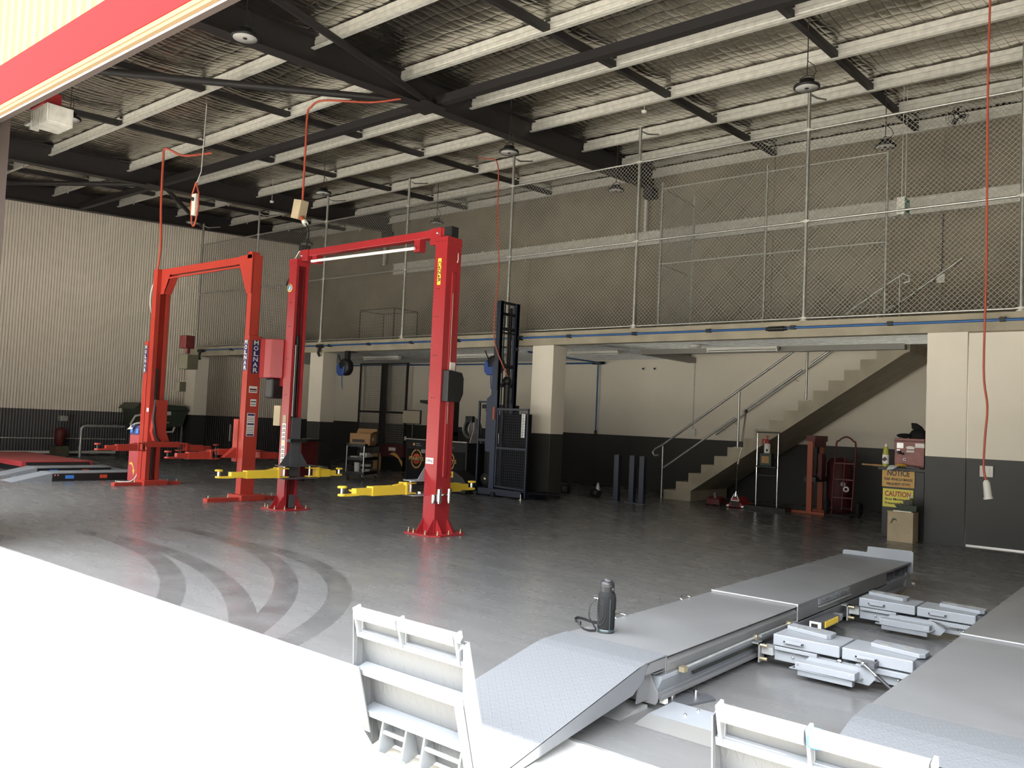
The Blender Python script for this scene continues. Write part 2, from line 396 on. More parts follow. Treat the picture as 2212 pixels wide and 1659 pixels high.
# back wall
w_ = struct('wall_back', MB().box(XL-0.1, XR, YB, YB+0.25, 1.40, 3.62), 'white_paint')
put('dado', MB().box(XL-0.1, XR, YB-0.004, YB+0.25, 0, 1.40), 'wall_dark', w_)
wb = MB()
for i in range(9):
    x0 = XL-0.1+i*3.8; wb.box(x0, min(x0+3.785, XR), YB, YB+0.25, 3.62, 9.1)
put('concrete_panel', wb, 'concrete_wall', w_)
struct('wall_right', MB().box(XR, XR+0.2, 3.0, YB, 0, 9), 'white_paint')
# roof
NX, NY = 220, 110; vs = []; fs = []
PUR = [4.4, 6.35, 8.3, 10.25, 12.2, 14.17, 16.18, 17.9, 19.45]
for j in range(NY+1):
    y = 3.1+(YB-3.1)*j/NY
    lo = max([p for p in PUR if p <= y] or [2.45]); hi = min([p for p in PUR if p > y] or [21.4])
    t = (y-lo)/(hi-lo)
    for i in range(NX+1):
        x = XL+(XR-XL)*i/NX
        sag = 0.075*math.sin(PI*t)+0.012*math.sin(x*5.1+y*2.3)*math.sin(PI*t)+0.008*math.sin(x*11.3-y*3.1)
        vs.append((x, y, rz_(y)+0.575-sag))
for j in range(NY):
    for i in range(NX):
        a = j*(NX+1)+i; fs.append((a, a+NX+1, a+NX+2, a+1))
w_ = struct('ceiling', MB().add(vs, fs, True), 'foil')
put('roof_sheeting', MB().prism([(2.9, rz_(2.9)+0.62), (20, rz_(20)+0.62), (20, rz_(20)+0.7), (2.9, rz_(2.9)+0.7)], 'x', XL-0.3, XR+0.3), 'galv', w_)
# front wall above and between the roller door openings
def ribs(mb, x0, x1, z0, z1, y=3.06, p=0.2):
    n = int((x1-x0)/p); pts = []
    for i in range(n):
        a = x0+i*p
        pts += [(a, y), (a+0.12, y), (a+0.14, y-0.028), (a+0.18, y-0.028)]
    pts.append((x0+n*p, y)); vs = []
    for (a, b) in pts: vs += [(a, b, z0), (a, b, z1)]
    mb.add(vs, [(2*i, 2*i+2, 2*i+3, 2*i+1) for i in range(len(pts)-1)]); return mb
DA, DB = (-9.98, 1.3), (-20.6, -13.4)
w_ = struct('wall_front', ribs(MB(), -34, 7.2, 5.0, 8.2), 'front_cream')
fw = MB().box(-34, DB[0], 3.06, 3.2, 0, 5.1).box(DB[1], DA[0], 3.06, 3.2, 0, 5.1).box(DA[1], XR+.2, 3.06, 3.2, 0, 5.1).box(-34, XR+.2, 3.075, 3.2, 4.60, 8.2)
put('lining', fw, 'beige', w_)
struct('trim_3', MB().box(-34, XR+.2, 3.02, 3.065, 4.58, 5.0), 'front_red')
for i, (a, b) in enumerate((DA, DB)):
    struct('trim_%d' % (4+3*i), MB().box(a, b, 3.025, 3.06, 4.494, 4.578).box(a, b, 3.018, 3.026, 4.53, 4.54).box(a-.1, a+.0, 3.02, 3.2, 0, 4.58), 'beige')
    struct('trim_%d' % (5+3*i), MB().box(a, b, 3.115, 3.135, 4.54, 4.562), 'white_gloss')
    struct('trim_%d' % (6+3*i), MB().box(a, b, 3.2, 3.24, 4.582, 4.72).box(a, b, 3.06, 3.2, 4.57, 4.6).box(a-.16, a-.07, 3.26, 3.36, 0, 4.76), 'gap_shade_brown')  # shade of head soffit and gap put into the colour; door guide shares it
# roller door drum, above and behind the head
rd = T('roller_door', 'rolled up roller door drum above the right door head, inside', 'roller door', (-8, 3.75, 5.25))
rd.p('curtain', MB().lathe([(0.001, DA[0]+.3), (0.2, DA[0]+.3), (0.2, DA[1]-.1), (0.001, DA[1]-.1)], (0, 3.72, 5.3), 28, 'x'), 'beige')
mo = T('roller_door_motor', 'red and grey roller door motor hanging inside the left door jamb', 'motor', (-10.5, 3.95, 4.9))
mo.p('gearbox', MB().box(-10.85, -10.5, 3.82, 4.04, 5.09, 5.27), 'lift_red', bev=.01)
hb = MB().box(-10.8, -10.38, 3.86, 4.12, 4.90, 5.09)
for i in range(9): hb.box(-10.8+i*.048, -10.785+i*.048, 3.84, 4.14, 4.88, 5.10)
mo.p('housing', hb, 'galv')
mo.p('bracket', MB().box(-10.92, -10.88, 3.21, 3.95, 5.3, 5.45).box(-10.92, -10.88, 3.85, 3.95, 4.88, 5.45).box(-10.99, -10.8, 3.82, 3.86, 4.93, 4.96), 'galv')
# rafters, purlins, struts and braces
def rafter(x, lab):
    t = T('roof_rafter', lab, 'rafter', (x, 3.2, rz_(3.2)))
    a, b = 3.25, YB-0.02
    def slab(z0, z1, x0, x1): return MB().prism([(a, rz_(a)+z0), (b, rz_(b)+z0), (b, rz_(b)+z1), (a, rz_(a)+z1)], 'x', x0, x1)
    t.p('bottom_flange', slab(0, .016, x-.13, x+.13), 'dark_steel')
    t.p('top_flange', slab(.5, .516, x-.13, x+.13), 'dark_steel')
    t.p('web', slab(.016, .5, x-.008, x+.008), 'dark_steel')
    t.p('haunch', MB().box(x-.14, x+.14, YB-.35, YB-.02, rz_(YB)-.28, rz_(YB)), 'dark_steel')
    return t
RX = [-22.0, -11.49, -1.0]
for x, l in zip(RX, ('left dark steel roof rafter, over the far left lift', 'central dark steel roof rafter, over the red two post lifts', 'right dark steel roof rafter, over the drive-on lift')): rafter(x, l)
rafter(XL+.25, 'dark steel roof rafter running along the top of the corrugated wall')
for x in RX[:2]:
    t = T('wall_post', 'pale steel post under the %s rafter on the back wall' % ('left' if x < -20 else 'central'), 'post', (x-.1, YB-.12, 6.92))
    t.p('shaft', MB().box(x-.17, x-.09, YB-.2, YB-.12, 6.92, rz_(YB)-.3), 'galv')
bays = [(XL+.3, RX[0]-.02), (RX[0]+.02, RX[1]-.02), (RX[1]+.02, RX[2]-.02), (RX[2]+.02, XR)]
bn = ['far left', 'left', 'central', 'right']
ords = ['first', 'second', 'third', 'fourth', 'fifth', 'sixth', 'seventh', 'eighth', 'ninth']
for k, y in enumerate(PUR):
    for (a, b), nm in zip(bays, bn):
        z = rz_(y); h = 0.26; mb = MB()
        # Z section with two stiffening folds in the web
        prof = [(y-.075, z+.28+.02), (y-.075, z+.28), (y, z+.28), (y+.006, z+.28+.085), (y-.006, z+.28+.10), (y-.006, z+.28+.16), (y+.006, z+.28+.175), (y, z+.28+h), (y+.075, z+.28+h),
                (y+.075, z+.283+h), (y-.003, z+.283+h), (y+.003, z+.28+.175), (y-.009, z+.28+.16), (y-.009, z+.28+.10), (y+.003, z+.28+.085), (y-.003, z+.283), (y-.072, z+.283), (y-.072, z+.30)]
        n = len(prof); vs = [(a, p[0], p[1]) for p in prof]+[(b, p[0], p[1]) for p in prof]
        mb.add(vs, [(i, (i+1) % n, n+(i+1) % n, n+i) for i in range(n)])
        t = T('roof_purlin', 'galvanised roof purlin in the %s bay, %s back from the doors' % (nm, ords[k]), 'purlin', (a, y, z+.28), group='galvanised roof purlins')
        t.p('channel', mb, 'galv')
        c = MB()
        for xx in (a+.05, b-.05):
            for zz in (.07, .19): c.ball((xx, y-.02, z+.28+zz), .014, 6)
        t.p('bolt', c, 'galv')
        if nm in ('far left', 'left') and k > 1:
            c = MB()
            for xx in ((a+b)/2-1.2, (a+b)/2+.9): c.box(xx-.03, xx+.03, y-.085, y-.07, z+.2, z+.36)
            if nm == 'far left': t.p('bracket', c, 'alu')
    if k < len(PUR)-1:
        y2 = PUR[k+1]
        for x in (-24.4, -18.3, -14.9, -8.05, -4.85, 2.2):
            z = rz_(y); z2 = rz_(y2)
            mb = MB().bar((x, y+.02, z+.28+.09), (x, y2-.02, z2+.28+.09), .10, .12)
            for zz in (.02, .22): mb.bar((x-.03, y2-.03, z2+.28+zz), (x+.05, y2-.03, z2+.28+zz), .03)
            single('purlin_bridging', mb, 'dark_steel', 'dark bridging %s, between %s and %s purlins' % ({-24.4: 'in far left bay', -18.3: 'right of the left rafter', -14.9: 'left of the central rafter', -8.05: 'right of the central rafter', -4.85: 'left of the right rafter', 2.2: 'in right bay'}[x], ords[k], ords[k+1]), 'bridging', 'bridging between the roof purlins', (x, y, z))
NY_ = 11.05; nz = rz_(NY_)+.1
for a, b, l in ((RX[0]+.1, RX[1]-.15, 'dark strut between the left and central rafters'), (RX[1]+.15, RX[2]-.1, 'dark strut between the central and right rafters'), (XL+.3, RX[0]-.1, 'dark strut between the corrugated wall and the left rafter')):
    single('roof_strut', MB().box(a, b, NY_-.075, NY_+.075, nz-.08, nz+.08), 'dark_steel', l, 'strut', None, (a, NY_, nz))
for p, q, l in (((RX[1]+.1, 10.8, rz_(10.8)+.1), (-9.4, 4.4, rz_(4.4)+.14), 'diagonal dark roof brace right of the central rafter'),
                ((RX[1]-.1, 10.8, rz_(10.8)+.1), (-16.2, 4.4, rz_(4.4)+.14), 'diagonal dark roof brace left of the central rafter'),
                ((RX[0]-.1, 11.0, rz_(11)+.1), (-26.6, 7.0, rz_(7)+.1), 'diagonal dark roof brace from the left rafter towards the door wall'),
                ((RX[0]-.1, 11.3, rz_(11.3)+.1), (-26.6, 15.0, rz_(15)+.1), 'diagonal dark roof brace from the left rafter towards the mezzanine')):
    single('roof_brace', MB().tube([p, q], .065, 10), 'dark_steel', l, 'brace', None, p)
for x in RX[:2]:
    single('gusset_plate', MB().box(x-.3, x+.3, NY_-.4, NY_+.15, rz_(NY_)-.015, rz_(NY_)-.003), 'dark_steel', 'dark gusset plate under the %s rafter where the braces meet' % ('left' if x < -20 else 'central'), 'plate', None, (x, NY_, rz_(NY_)))
t = T('wall_girt', 'wide galvanised girt running along the upper back wall', 'girt', (-10, 19.45, 6.55))
t.p('channel', MB().box(-21.6, XR-.05, 19.40, 19.52, 6.55, 6.92).box(-21.6, XR-.05, 19.36, 19.41, 6.55, 6.57).box(-21.6, XR-.05, 19.36, 19.41, 6.90, 6.92), 'galv')
c = MB()
for i in range(17):
    x = -21+i*1.75
    for z in (6.52, 6.95): c.ball((x, 19.42, z), .025, 6)
t.p('bolt', c, 'galv')
# mezzanine
mz = T('mezzanine', 'concrete mezzanine deck across the back of the workshop with ribbed soffit', 'mezzanine', (-10, 16, 3.34))
mz.p('slab', MB().box(-25.95, XR-.02, 14.7, 17.3, 3.5, 3.62).box(-25.95, -10.2, 17.3, YB-.01, 3.5, 3.62).box(-4.5, XR-.02, 17.3, YB-.01, 3.5, 3.62), 'soffit')
mz.p('edge_beam', MB().box(-26.15, XR-.02, 14.5, 14.7, 3.34, 3.63), 'concrete', bev=.008)
k = 0
for i in range(23):
    y = 14.95+i*0.2
    mz.p('soffit_rib', MB().box(-25.9, XR-.05 if y < 17.2 else -10.25, y, y+.035, 3.455, 3.5), 'alu_dull')
mz.p('cross_beam', MB().box(-10.25, -4.4, 17.14, 17.3, 3.36, 3.5), 'soffit'); mz.p('cross_beam', MB().box(-10.25, -10.05, 17.3, YB-.02, 3.36, 3.5), 'soffit')
for x0, l in ((-26.14, 'concrete column nearest the corrugated wall, white above black'), (-19.45, 'concrete column behind the front red lift, white above black'), (-11.45, 'concrete column right of the blue stacker, white above black')):
    t = T('concrete_column', l, 'column', (x0+.29, 14.75, 0))
    t.p('upper', MB().box(x0, x0+.58, 14.52, 15.0, 1.40, 3.34), 'white_paint', bev=.008)
    t.p('lower', MB().box(x0, x0+.58, 14.52, 15.0, 0, 1.40), 'wall_dark', bev=.008)
# enclosed room at right
w_ = struct('wall_room', MB().box(-3.38, -2.80, 14.5, 14.62, 1.37, 3.34).box(-3.38, -3.26, 14.62, YB-.01, 1.37, 3.34), 'white_paint')
put('dado', MB().box(-3.38, -2.80, 14.5, 14.62, 0, 1.37).box(-3.38, -3.26, 14.62, YB-.01, 0, 1.37), 'wall_dark', w_)
d = struct('door_1', MB().box(-2.785, 3.2, 14.505, 14.56, 1.37, 3.32), 'white_paint')
d2 = put('door_lower_half', MB().box(-2.785, 3.2, 14.505, 14.56, 0.045, 1.37), 'wall_dark', d)
put('return_wall', MB().box(3.2, 3.3, 14.5, YB, 0, 3.34), 'white_paint', w_)
rl = bpy.data.lights.new('added_gap_lamp', 'AREA'); rl.energy = 90; rl.size = 1.5; rlo = bpy.data.objects.new('added_gap_lamp', rl); COL.objects.link(rlo); rlo.location = (-.5, 15.6, 3.3)  # unseen lamp added to stand in for daylight leaking under the door
struct('floor_room', MB().box(-3.2, 3.2, 14.6, 17, 0.0, 0.006), 'white_gloss')  # pale floor added so the gap under the door shows bright
t = T('power_outlet', 'double power outlet on the dark dado beside the room door', 'outlet', (-2.5, 14.5, 1.18))
t.p('plate', MB().box(-2.6, -2.42, 14.47, 14.5, 1.1, 1.27), 'plastic_white', bev=.004)
t.p('socket', MB().box(-2.56, -2.46, 14.462, 14.47, 1.13, 1.24), 'label_white')
# stairs
n = 17; rise = 3.62/n; tread = 0.311; x0 = -9.65; pts = [(x0, 0)]
for i in range(n):
    pts += [(x0+i*tread, (i+1)*rise), (x0+(i+1)*tread, (i+1)*rise)]
xe = x0+n*tread
pts += [(xe, 3.34), (xe-.1, 3.3), (-8.96, .23), (-8.96, 0)]
st = T('concrete_stairs', 'concrete staircase rising right against the back wall', 'stairs', (-9.3, 18.4, 0))
st.p('flight', MB().prism(pts, 'y', 17.4, 19.3), 'concrete')
hr = T('stair_handrail', 'galvanised tube handrail on the open side of the stairs', 'handrail', (-9.75, 17.5, 0))
m_ = (3.41-1.22)/(9.77-6.66)
top = lambda x: 1.22+(x+9.77)*m_
Yh = 17.47
hr.p('top_rail', MB().tube([(-9.85, Yh, 1.0), (-9.97, Yh, .98), (-10.02, Yh, 1.06), (-9.95, Yh, 1.14), (-9.77, Yh, 1.24), (-4.72, Yh, top(-4.72)), (-4.55, Yh, top(-4.6)+.03), (-4.42, Yh, top(-4.6)-.02), (-4.42, Yh, top(-4.6)-.13), (-4.52, Yh, top(-4.6)-.16)], .026), 'steel_tube')
hr.p('mid_rail', MB().tube([(-9.72, Yh, .71), (-7.97, Yh, .71+1.75*m_)], .024).tube([(-7.8, Yh, .74+1.9*m_), (-6.5, Yh, .74+3.2*m_)], .024).tube([(-6.3, Yh, .74+3.4*m_), (-4.7, Yh, .74+5.0*m_)], .024), 'steel_tube')
for x in (-9.75, -7.89, -6.4, -4.6):
    i = max(0, math.floor((x-x0)/tread)+1); zb = max(0, i*rise) if x > x0 else 0
    if x > -4.7: zb = 3.62
    mb = MB().tube([(x, Yh, zb), (x, Yh, top(x)-.02)], .024)
    if x > x0:
        for dx in (-.06, .06): mb.tube([(x+dx, Yh, zb), (x+dx, Yh, zb+.03)], .008, 6)
        mb.box(x-.09, x+.09, Yh-.05, Yh+.05, zb, zb+.008)
    hr.p('post', mb, 'steel_tube')
hw = T('wall_handrail', 'galvanised tube handrail fixed to the wall above the stairs', 'handrail', (-8.67, 19.5, 1.5))
m2 = (3.6-2.07)/(8.67-6.55)
hw.p('rail', MB().tube([(-9.4, 19.5, 2.07-.73*m2), (-3.9, 19.5, 2.07+4.77*m2)], .024), 'steel_tube')
for x in (-8.9, -7.4, -5.9, -4.4):
    z = 2.07+(x+8.67)*m2; hw.p('bracket', MB().tube([(x, 19.5, z), (x, 19.5, z-.07), (x+.03, YB, z-.09)], .008, 6), 'steel_tube')
# ---------------------------------------------------------------- mesh fence on the mezzanine edge
def chain(mb, x0, x1, z0, z1, y, pitch=.085, r=.0024, axis='x'):
    h = z1-z0; k = int((x1-x0+h)/pitch)
    for i in range(k+1):
        for s in (1, -1):
            a = x0-h+i*pitch if s > 0 else x0+i*pitch
            p = [a, z0]; q = [a+h*s, z1]
            if s < 0: pass
            # clip
            def cl(p, q):
                (ax, az), (bx, bz) = p, q
                if ax > bx: (ax, az), (bx, bz) = (bx, bz), (ax, az)
                if bx <= x0 or ax >= x1: return None
                g = (bz-az)/(bx-ax)
                if ax < x0: az += g*(x0-ax); ax = x0
                if bx > x1: bz -= g*(bx-x1); bx = x1
                return (ax, az), (bx, bz)
            c = cl(p, q)
            if not c: continue
            (ax, az), (bx, bz) = c
            if bx-ax < .01: continue
            o = .003*s
            if axis == 'x': mb.bar((ax, y+o, az), (bx, y+o, bz), r*2)
            else: mb.bar((y+o, ax, az), (y+o, bx, bz), r*2)
FP = [-25.68, -22.45, -19.1, -15.76, -12.27, -8.9, -5.42, -2.1, 1.2, 4.5]
Yf = 14.56
fe = T('mezzanine_fence', 'tall chain link fence of galvanised tube along the mezzanine edge', 'fence', (-12, Yf, 3.63))
for i, x in enumerate(FP):
    mb = MB().tube([(x, Yf, 3.63), (x, Yf, 7.78)], .032, 12)
    fe.p('post', mb, 'steel_tube')
    c = MB()
    for z in (3.68, 5.41, 7.06): c.lathe([(.042, -.03), (.042, .03)], (x, Yf, z), 10).box(x-.07, x+.07, Yf-.045, Yf-.03, z-.012, z+.012)
    c.tube([(x, Yf, 3.63), (x, Yf, 3.645)], .07, 10)
    fe.p('clamp', c, 'galv')
    fe.p('outrigger', MB().tube([(x, Yf, 7.72), (x+.1, Yf+.1, 7.66), (x+.1, Yf+.55, 7.78)], .018, 8), 'steel_tube')
for z in (3.68, 5.41, 7.06):
    fe.p('rail', MB().tube([(FP[0], Yf, z), (XR-.05, Yf, z)], .02, 8), 'steel_tube')
for i in range(len(FP)-1):
    mb = MB(); chain(mb, FP[i], FP[i+1], 3.70, 7.06, Yf+.03); fe.p('chain_link_mesh', mb, 'mesh_wire')
# guard cage around the stair opening
cg = T('stair_opening_guard', 'chain link guard cage around the stair opening on the mezzanine', 'fence', (-7, 17.2, 3.62))
Yg = 17.2
for x in (-9.85, -7.28, -4.8): cg.p('post', MB().tube([(x, Yg, 3.62), (x, Yg, 7.45)], .03, 10), 'steel_tube')
cg.p('post', MB().tube([(-9.95, 19.0, 3.62), (-9.95, 19.0, 7.6)], .03, 10), 'steel_tube')
for z in (5.5, 7.3): cg.p('rail', MB().tube([(-9.85, Yg, z), (-4.8, Yg, z)], .018, 8).tube([(-9.85, Yg, z), (-9.95, 19.0, z)], .018, 8), 'steel_tube')
mb = MB(); chain(mb, -9.85, -4.8, 3.7, 7.3, Yg+.03); cg.p('chain_link_mesh', mb, 'mesh_wire')
mb = MB(); chain(mb, Yg, 19.0, 3.7, 7.3, -9.9, axis='y'); cg.p('chain_link_mesh', mb, 'mesh_wire')
cr_ = T('wire_crate', 'wire mesh crate standing on the left part of the mezzanine', 'crate', (-17.9, 16.2, 3.63))
mb = MB()
x0, x1, y0, y1, z0, z1 = -18.8, -17.35, 15.7, 16.6, 3.63, 4.66
for a, b in (((x0,y0),(x1,y0)), ((x1,y0),(x1,y1)), ((x1,y1),(x0,y1)), ((x0,y1),(x0,y0))):
    for z in (z0+.03, z1): mb.bar((*a, z), (*b, z), .02)
    mb.bar((*a, z0), (*a, z1), .02)
cr_.p('frame', mb, 'dark_steel')
mb = MB(); mb.wiregrid((x0,y0,z0), (x1-x0,0,0), (0,0,z1-z0), 16, 11, .003).wiregrid((x1,y0,z0), (0,y1-y0,0), (0,0,z1-z0), 10, 11, .003).wiregrid((x0,y1,z0), (x1-x0,0,0), (0,0,z1-z0), 16, 11, .003)
cr_.p('wire_mesh', mb, 'mesh_wire')
# pipes
bp_ = T('compressed_air_pipe', 'blue compressed air pipe clipped along the mezzanine edge beam', 'pipe', (-12, 14.44, 3.49))
bp_.p('pipe', MB().tube([(-25.2, 14.44, 3.52), (XR-.1, 14.44, 3.49)], .022, 10), 'blue_pipe')
mb = MB()
for i in range(18): mb.box(-25+i*1.62-.04, -25+i*1.62+.04, 14.40, 14.5, 3.475, 3.54)
bp_.p('clip', mb, 'black')
mb = MB().tube([(-6.0, 14.44, 3.495), (-5.72, 14.44, 3.495)], .045, 12).tube([(-6.05, 14.44, 3.495), (-5.67, 14.44, 3.495)], .034, 12)
for x in (-25.2, -18.95, -11.85): mb.tube([(x, 14.44, 3.50), (x, 14.40, 3.30), (x+.05, 14.42, 3.22)], .04, 10).box(x-.12, x+.14, 14.40, 14.48, 3.46, 3.55)
bp_.p('fitting', mb, 'black')
bq = T('wall_air_pipe', 'dark blue air pipe high on the white back wall with a drop', 'pipe', (-13, 19.5, 3.3))
bq.p('pipe', MB().tube([(-24.6, 19.5, 3.42), (-12.8, 19.5, 3.38)], .022, 8).tube([(-13.02, 19.5, 3.36), (-13.02, 19.5, 1.45)], .022, 8).tube([(-11.9, 14.9, 3.25), (-12.9, 19.45, 3.38)], .022, 8), 'blue_pipe')
bq.p('fitting', MB().tube([(-13.2, 19.5, 3.385), (-12.8, 19.5, 3.385)], .04, 8).tube([(-13.02, 19.5, 1.50), (-13.02, 19.5, 1.36)], .04, 8).ball((-13.0, 19.42, 1.36), .05, 8), 'black')
# battens
for i, (x0, x1, y, l) in enumerate(((-20.1, -18.5, 17.05, 'fluorescent batten on the soffit above the wire mesh doors'), (-16.1, -14.5, 17.05, 'fluorescent batten on the soffit left of the blue stacker'), (-12.3, -10.8, 17.05, 'fluorescent batten on the soffit right of the white column'), (-8.43, -6.83, 16.95, 'fluorescent batten on the soffit above the stairs'))):
    t = T('batten_light', l, 'light', ((x0+x1)/2, y, 3.4), group='battens under the mezzanine')
    t.p('housing', MB().box(x0, x1, y-.06, y+.06, 3.40, 3.455).box(x0, x0+.03, y-.04, y+.04, 3.35, 3.41).box(x1-.03, x1, y-.04, y+.04, 3.35, 3.41), 'plastic_white')
    t.p('tube', MB().tube([(x0+.03, y, 3.375), (x1-.03, y, 3.375)], .014, 8), 'tube_white')
t = T('soffit_junction_box', 'round white junction box on the soffit left of the stair batten', 'junction box', (-8.35, 16.2, 3.44)); t.p('body', MB().lathe([(.001, 0), (.11, 0), (.13, -.03), (.12, -.06), (.001, -.065)], (-8.35, 16.2, 3.455)), 'plastic_white')
# wall conduit and outlets
t = T('wall_conduit', 'thin grey conduit dropping down the white wall behind the handrail', 'conduit', (-10.1, 19.57, 1.5))
t.p('conduit', MB().tube([(-10.08, 19.57, 3.45), (-10.08, 19.57, 1.62)], .012, 8), 'alu_dull'); t.p('outlet', MB().box(-10.18, -10.0, 19.54, 19.6, 1.48, 1.66), 'plastic_white', bev=.004)
for x, l in ((-11.6, 'left of two small wall sockets high on the white wall'), (-11.25, 'right of two small wall sockets high on the white wall')):
    t = T('wall_socket', l, 'socket', (x, 19.58, 3.2)); t.p('plate', MB().box(x-.05, x+.05, 19.575, 19.6, 3.18, 3.28), 'plastic_white'); t.p('plug', MB().lathe([(.001, -.04), (.025, -.04), (.025, 0)], (x, 19.575, 3.22), 10, 'y'), 'dark_steel')
t = T('wall_switch', 'white isolator box with conduit on the upper back wall', 'switch', (-4.32, 19.55, 5.1)); t.p('box', MB().box(-4.4, -4.24, 19.52, 19.6, 5.02, 5.22), 'plastic_white', bev=.005); t.p('conduit', MB().tube([(-4.31, 19.57, 5.22), (-4.3, 19.57, 6.56)], .012, 8), 'dark_steel')
# ---------------------------------------------------------------- high bay lights
def highbay(x, y, z, l):
    t = T('high_bay_light', l, 'light', (x, y, z), group='round high bay lights')
    t.p('housing', MB().lathe([(.001, .0), (.155, 0), (.185, -.005), (.195, .01), (.19, .035), (.12, .05), (.11, .06), (.105, .12), (.001, .125)], (x, y, z), 32), 'black')
    t.p('lens', MB().lathe([(.03, -.004), (.165, -.006), (.165, .0), (.03, .0)], (x, y, z), 32), 'lens')
    t.p('sensor', MB().lathe([(.001, -.018), (.03, -.012), (.032, 0)], (x, y, z), 16), 'black')
    zc = min(PUR, key=lambda p: abs(p-y)); zt = rz_(zc)+.28
    t.p('bracket', MB().tube([(x-.1, y, z+.05), (x-.11, y, z+.16), (x, y, z+.2), (x+.11, y, z+.16), (x+.1, y, z+.05)], .008, 6), 'black')
    t.p('cord', MB().tube([(x, y, z+.2), (x+.004, y, z+.5), (x, y, zt)], .008, 6).tube([(x+.05, y, z+.12), (x+.14, y, z+.22), (x+.1, y, z+.33), (x, y, z+.42)], .007, 6), 'black_cable')
for x, y, z, l in ((-10.41, 6.35, 6.85, 'high bay light nearest the door, against the central rafter'), (-16.1, 6.35, 6.83, 'high bay light near the roller door motor at left'),
    (-4.59, 12.2, 6.83, 'high bay light above the stairs, largest on the right'), (-10.42, 12.2, 6.86, 'high bay light in line with a fence post, beside the central rafter'), (-16.2, 12.2, 6.88, 'high bay light above the front red lift'), (-22.1, 12.2, 6.87, 'high bay light by the orange cable bundle at far left'),
    (-4.57, 16.18, 7.07, 'high bay light behind the fence at upper right'), (-10.5, 16.18, 7.1, 'high bay light behind the fence below the central rafter'), (-16.34, 16.18, 7.03, 'high bay light behind the fence above the yellow labelled post'), (-22.2, 16.18, 7.05, 'high bay light behind the fence near the corrugated wall')):
    highbay(x, y, z, l)
# ---------------------------------------------------------------- hanging cables
def cable(name, pts, r, mt, l, cat, ties=True):
    t = T(name, l, cat, pts[-1])
    sm = []
    P = [Vector(p) for p in pts]
    for i in range(len(P)-1):
        p0 = P[max(i-1, 0)]; p1 = P[i]; p2 = P[i+1]; p3 = P[min(i+2, len(P)-1)]
        for k in range(5):
            u = k/5; sm.append(0.5*((2*p1)+(-p0+p2)*u+(2*p0-5*p1+4*p2-p3)*u*u+(-p0+3*p1-3*p2+p3)*u**3))
    sm.append(P[-1]); t.p('sheath', MB().tube(sm, r, 8), mt)
    return t
z9 = rz_(9.5)
ca = cable('orange_cable', [(-11.5, 10.3, rz_(10)+.02), (-11.9, 9.9, 7.42), (-12.6, 9.4, 7.44), (-13.0, 9.4, 7.40), (-13.1, 9.4, 7.25), (-13.1, 9.4, 6.4), (-13.1, 9.4, 5.62)], .02, 'orange_cable', 'orange cable hanging from the central rafter to a grey socket box', 'cable')
bx = T('hanging_socket_box', 'pale grey socket box hanging on an orange cable beside the front lift', 'socket box', (-13.15, 9.4, 5.4))
mb = MB(); M_ = Matrix.Rotation(.22, 4, 'Y')
mb2 = MB().box(-.14, .10, -.09, .09, -.19, .17); mb.add([tuple((M_ @ Vector(v))+Vector((-13.15, 9.4, 5.46))) for v in mb2.v], mb2.f)
bx.p('body', mb, 'cardboard_light', bev=.01); bx.p('plug', MB().tube([(-13.05, 9.36, 5.28), (-12.92, 9.36, 5.16)], .045, 10), 'orange_paint'); bx.p('plug_cap', MB().tube([(-12.96, 9.36, 5.2), (-12.90, 9.36, 5.14)], .052, 10), 'plastic_white')
cable('black_lead', [(-12.9, 9.36, 5.15), (-12.72, 9.3, 4.95), (-12.66, 9.2, 4.6), (-12.7, 9.0, 4.2), (-12.75, 8.9, 3.9)], .014, 'black_cable', 'black lead looping from the hanging socket box to the lift', 'lead')
cb = cable('orange_cable', [(-17.4, 9.95, 7.44), (-17.8, 9.5, 7.32), (-18.05, 9.2, 7.44), (-18.13, 9.2, 7.2), (-18.1, 9.2, 6.2), (-18.0, 9.2, 5.2), (-18.1, 9.2, 4.55), (-18.15, 9.2, 4.4)], .026, 'orange_cable', 'pair of orange cables dropping to the rear red lift at left', 'cable')
cable('white_cable', [(-18.15, 9.2, 4.45), (-18.3, 9.2, 4.15), (-18.25, 9.2, 3.8), (-17.6, 9.0, 3.5), (-16.9, 8.75, 3.3)], .02, 'white_cable', 'white flexible conduit curving into the left red post', 'cable')
cable('orange_cable', [(-12.9, 14.0, 7.7), (-12.4, 13.75, 7.5), (-12.1, 13.7, 7.42), (-11.98, 13.7, 7.1), (-11.95, 13.7, 6), (-11.84, 13.7, 5), (-11.88, 13.7, 4.3), (-11.9, 13.72, 3.4), (-11.62, 13.9, 2.6)], .013, 'orange_cable', 'thin orange cable dropping onto the blue stacker', 'cable')
cable('orange_cable', [(-2.22, 12.5, 7.9), (-2.23, 12.5, 6.3), (-2.21, 12.5, 4), (-2.22, 12.5, 2.6), (-2.17, 12.5, 2.1), (-2.19, 12.5, 1.7), (-2.2, 12.5, 1.3), (-2.17, 12.5, 1.13)], .014, 'orange_cable', 'orange cable hanging down at the right in front of the white room', 'cable')
t = T('pendant_socket', 'white pendant socket on the end of the right orange cable', 'socket', (-2.15, 12.5, .95)); t.p('body', MB().tube([(-2.17, 12.5, 1.13), (-2.165, 12.5, 1.1), (-2.14, 12.5, .9)], [.02, .042, .05], 14), 'plastic_white'); t.p('rim', MB().tube([(-2.141, 12.5, .905), (-2.136, 12.5, .88)], .058, 14), 'plastic_white')
t = T('cable_bundle', 'coiled orange cable bundle with a socket hanging under the left bay', 'cable', (-16.28, 9, 5.7))
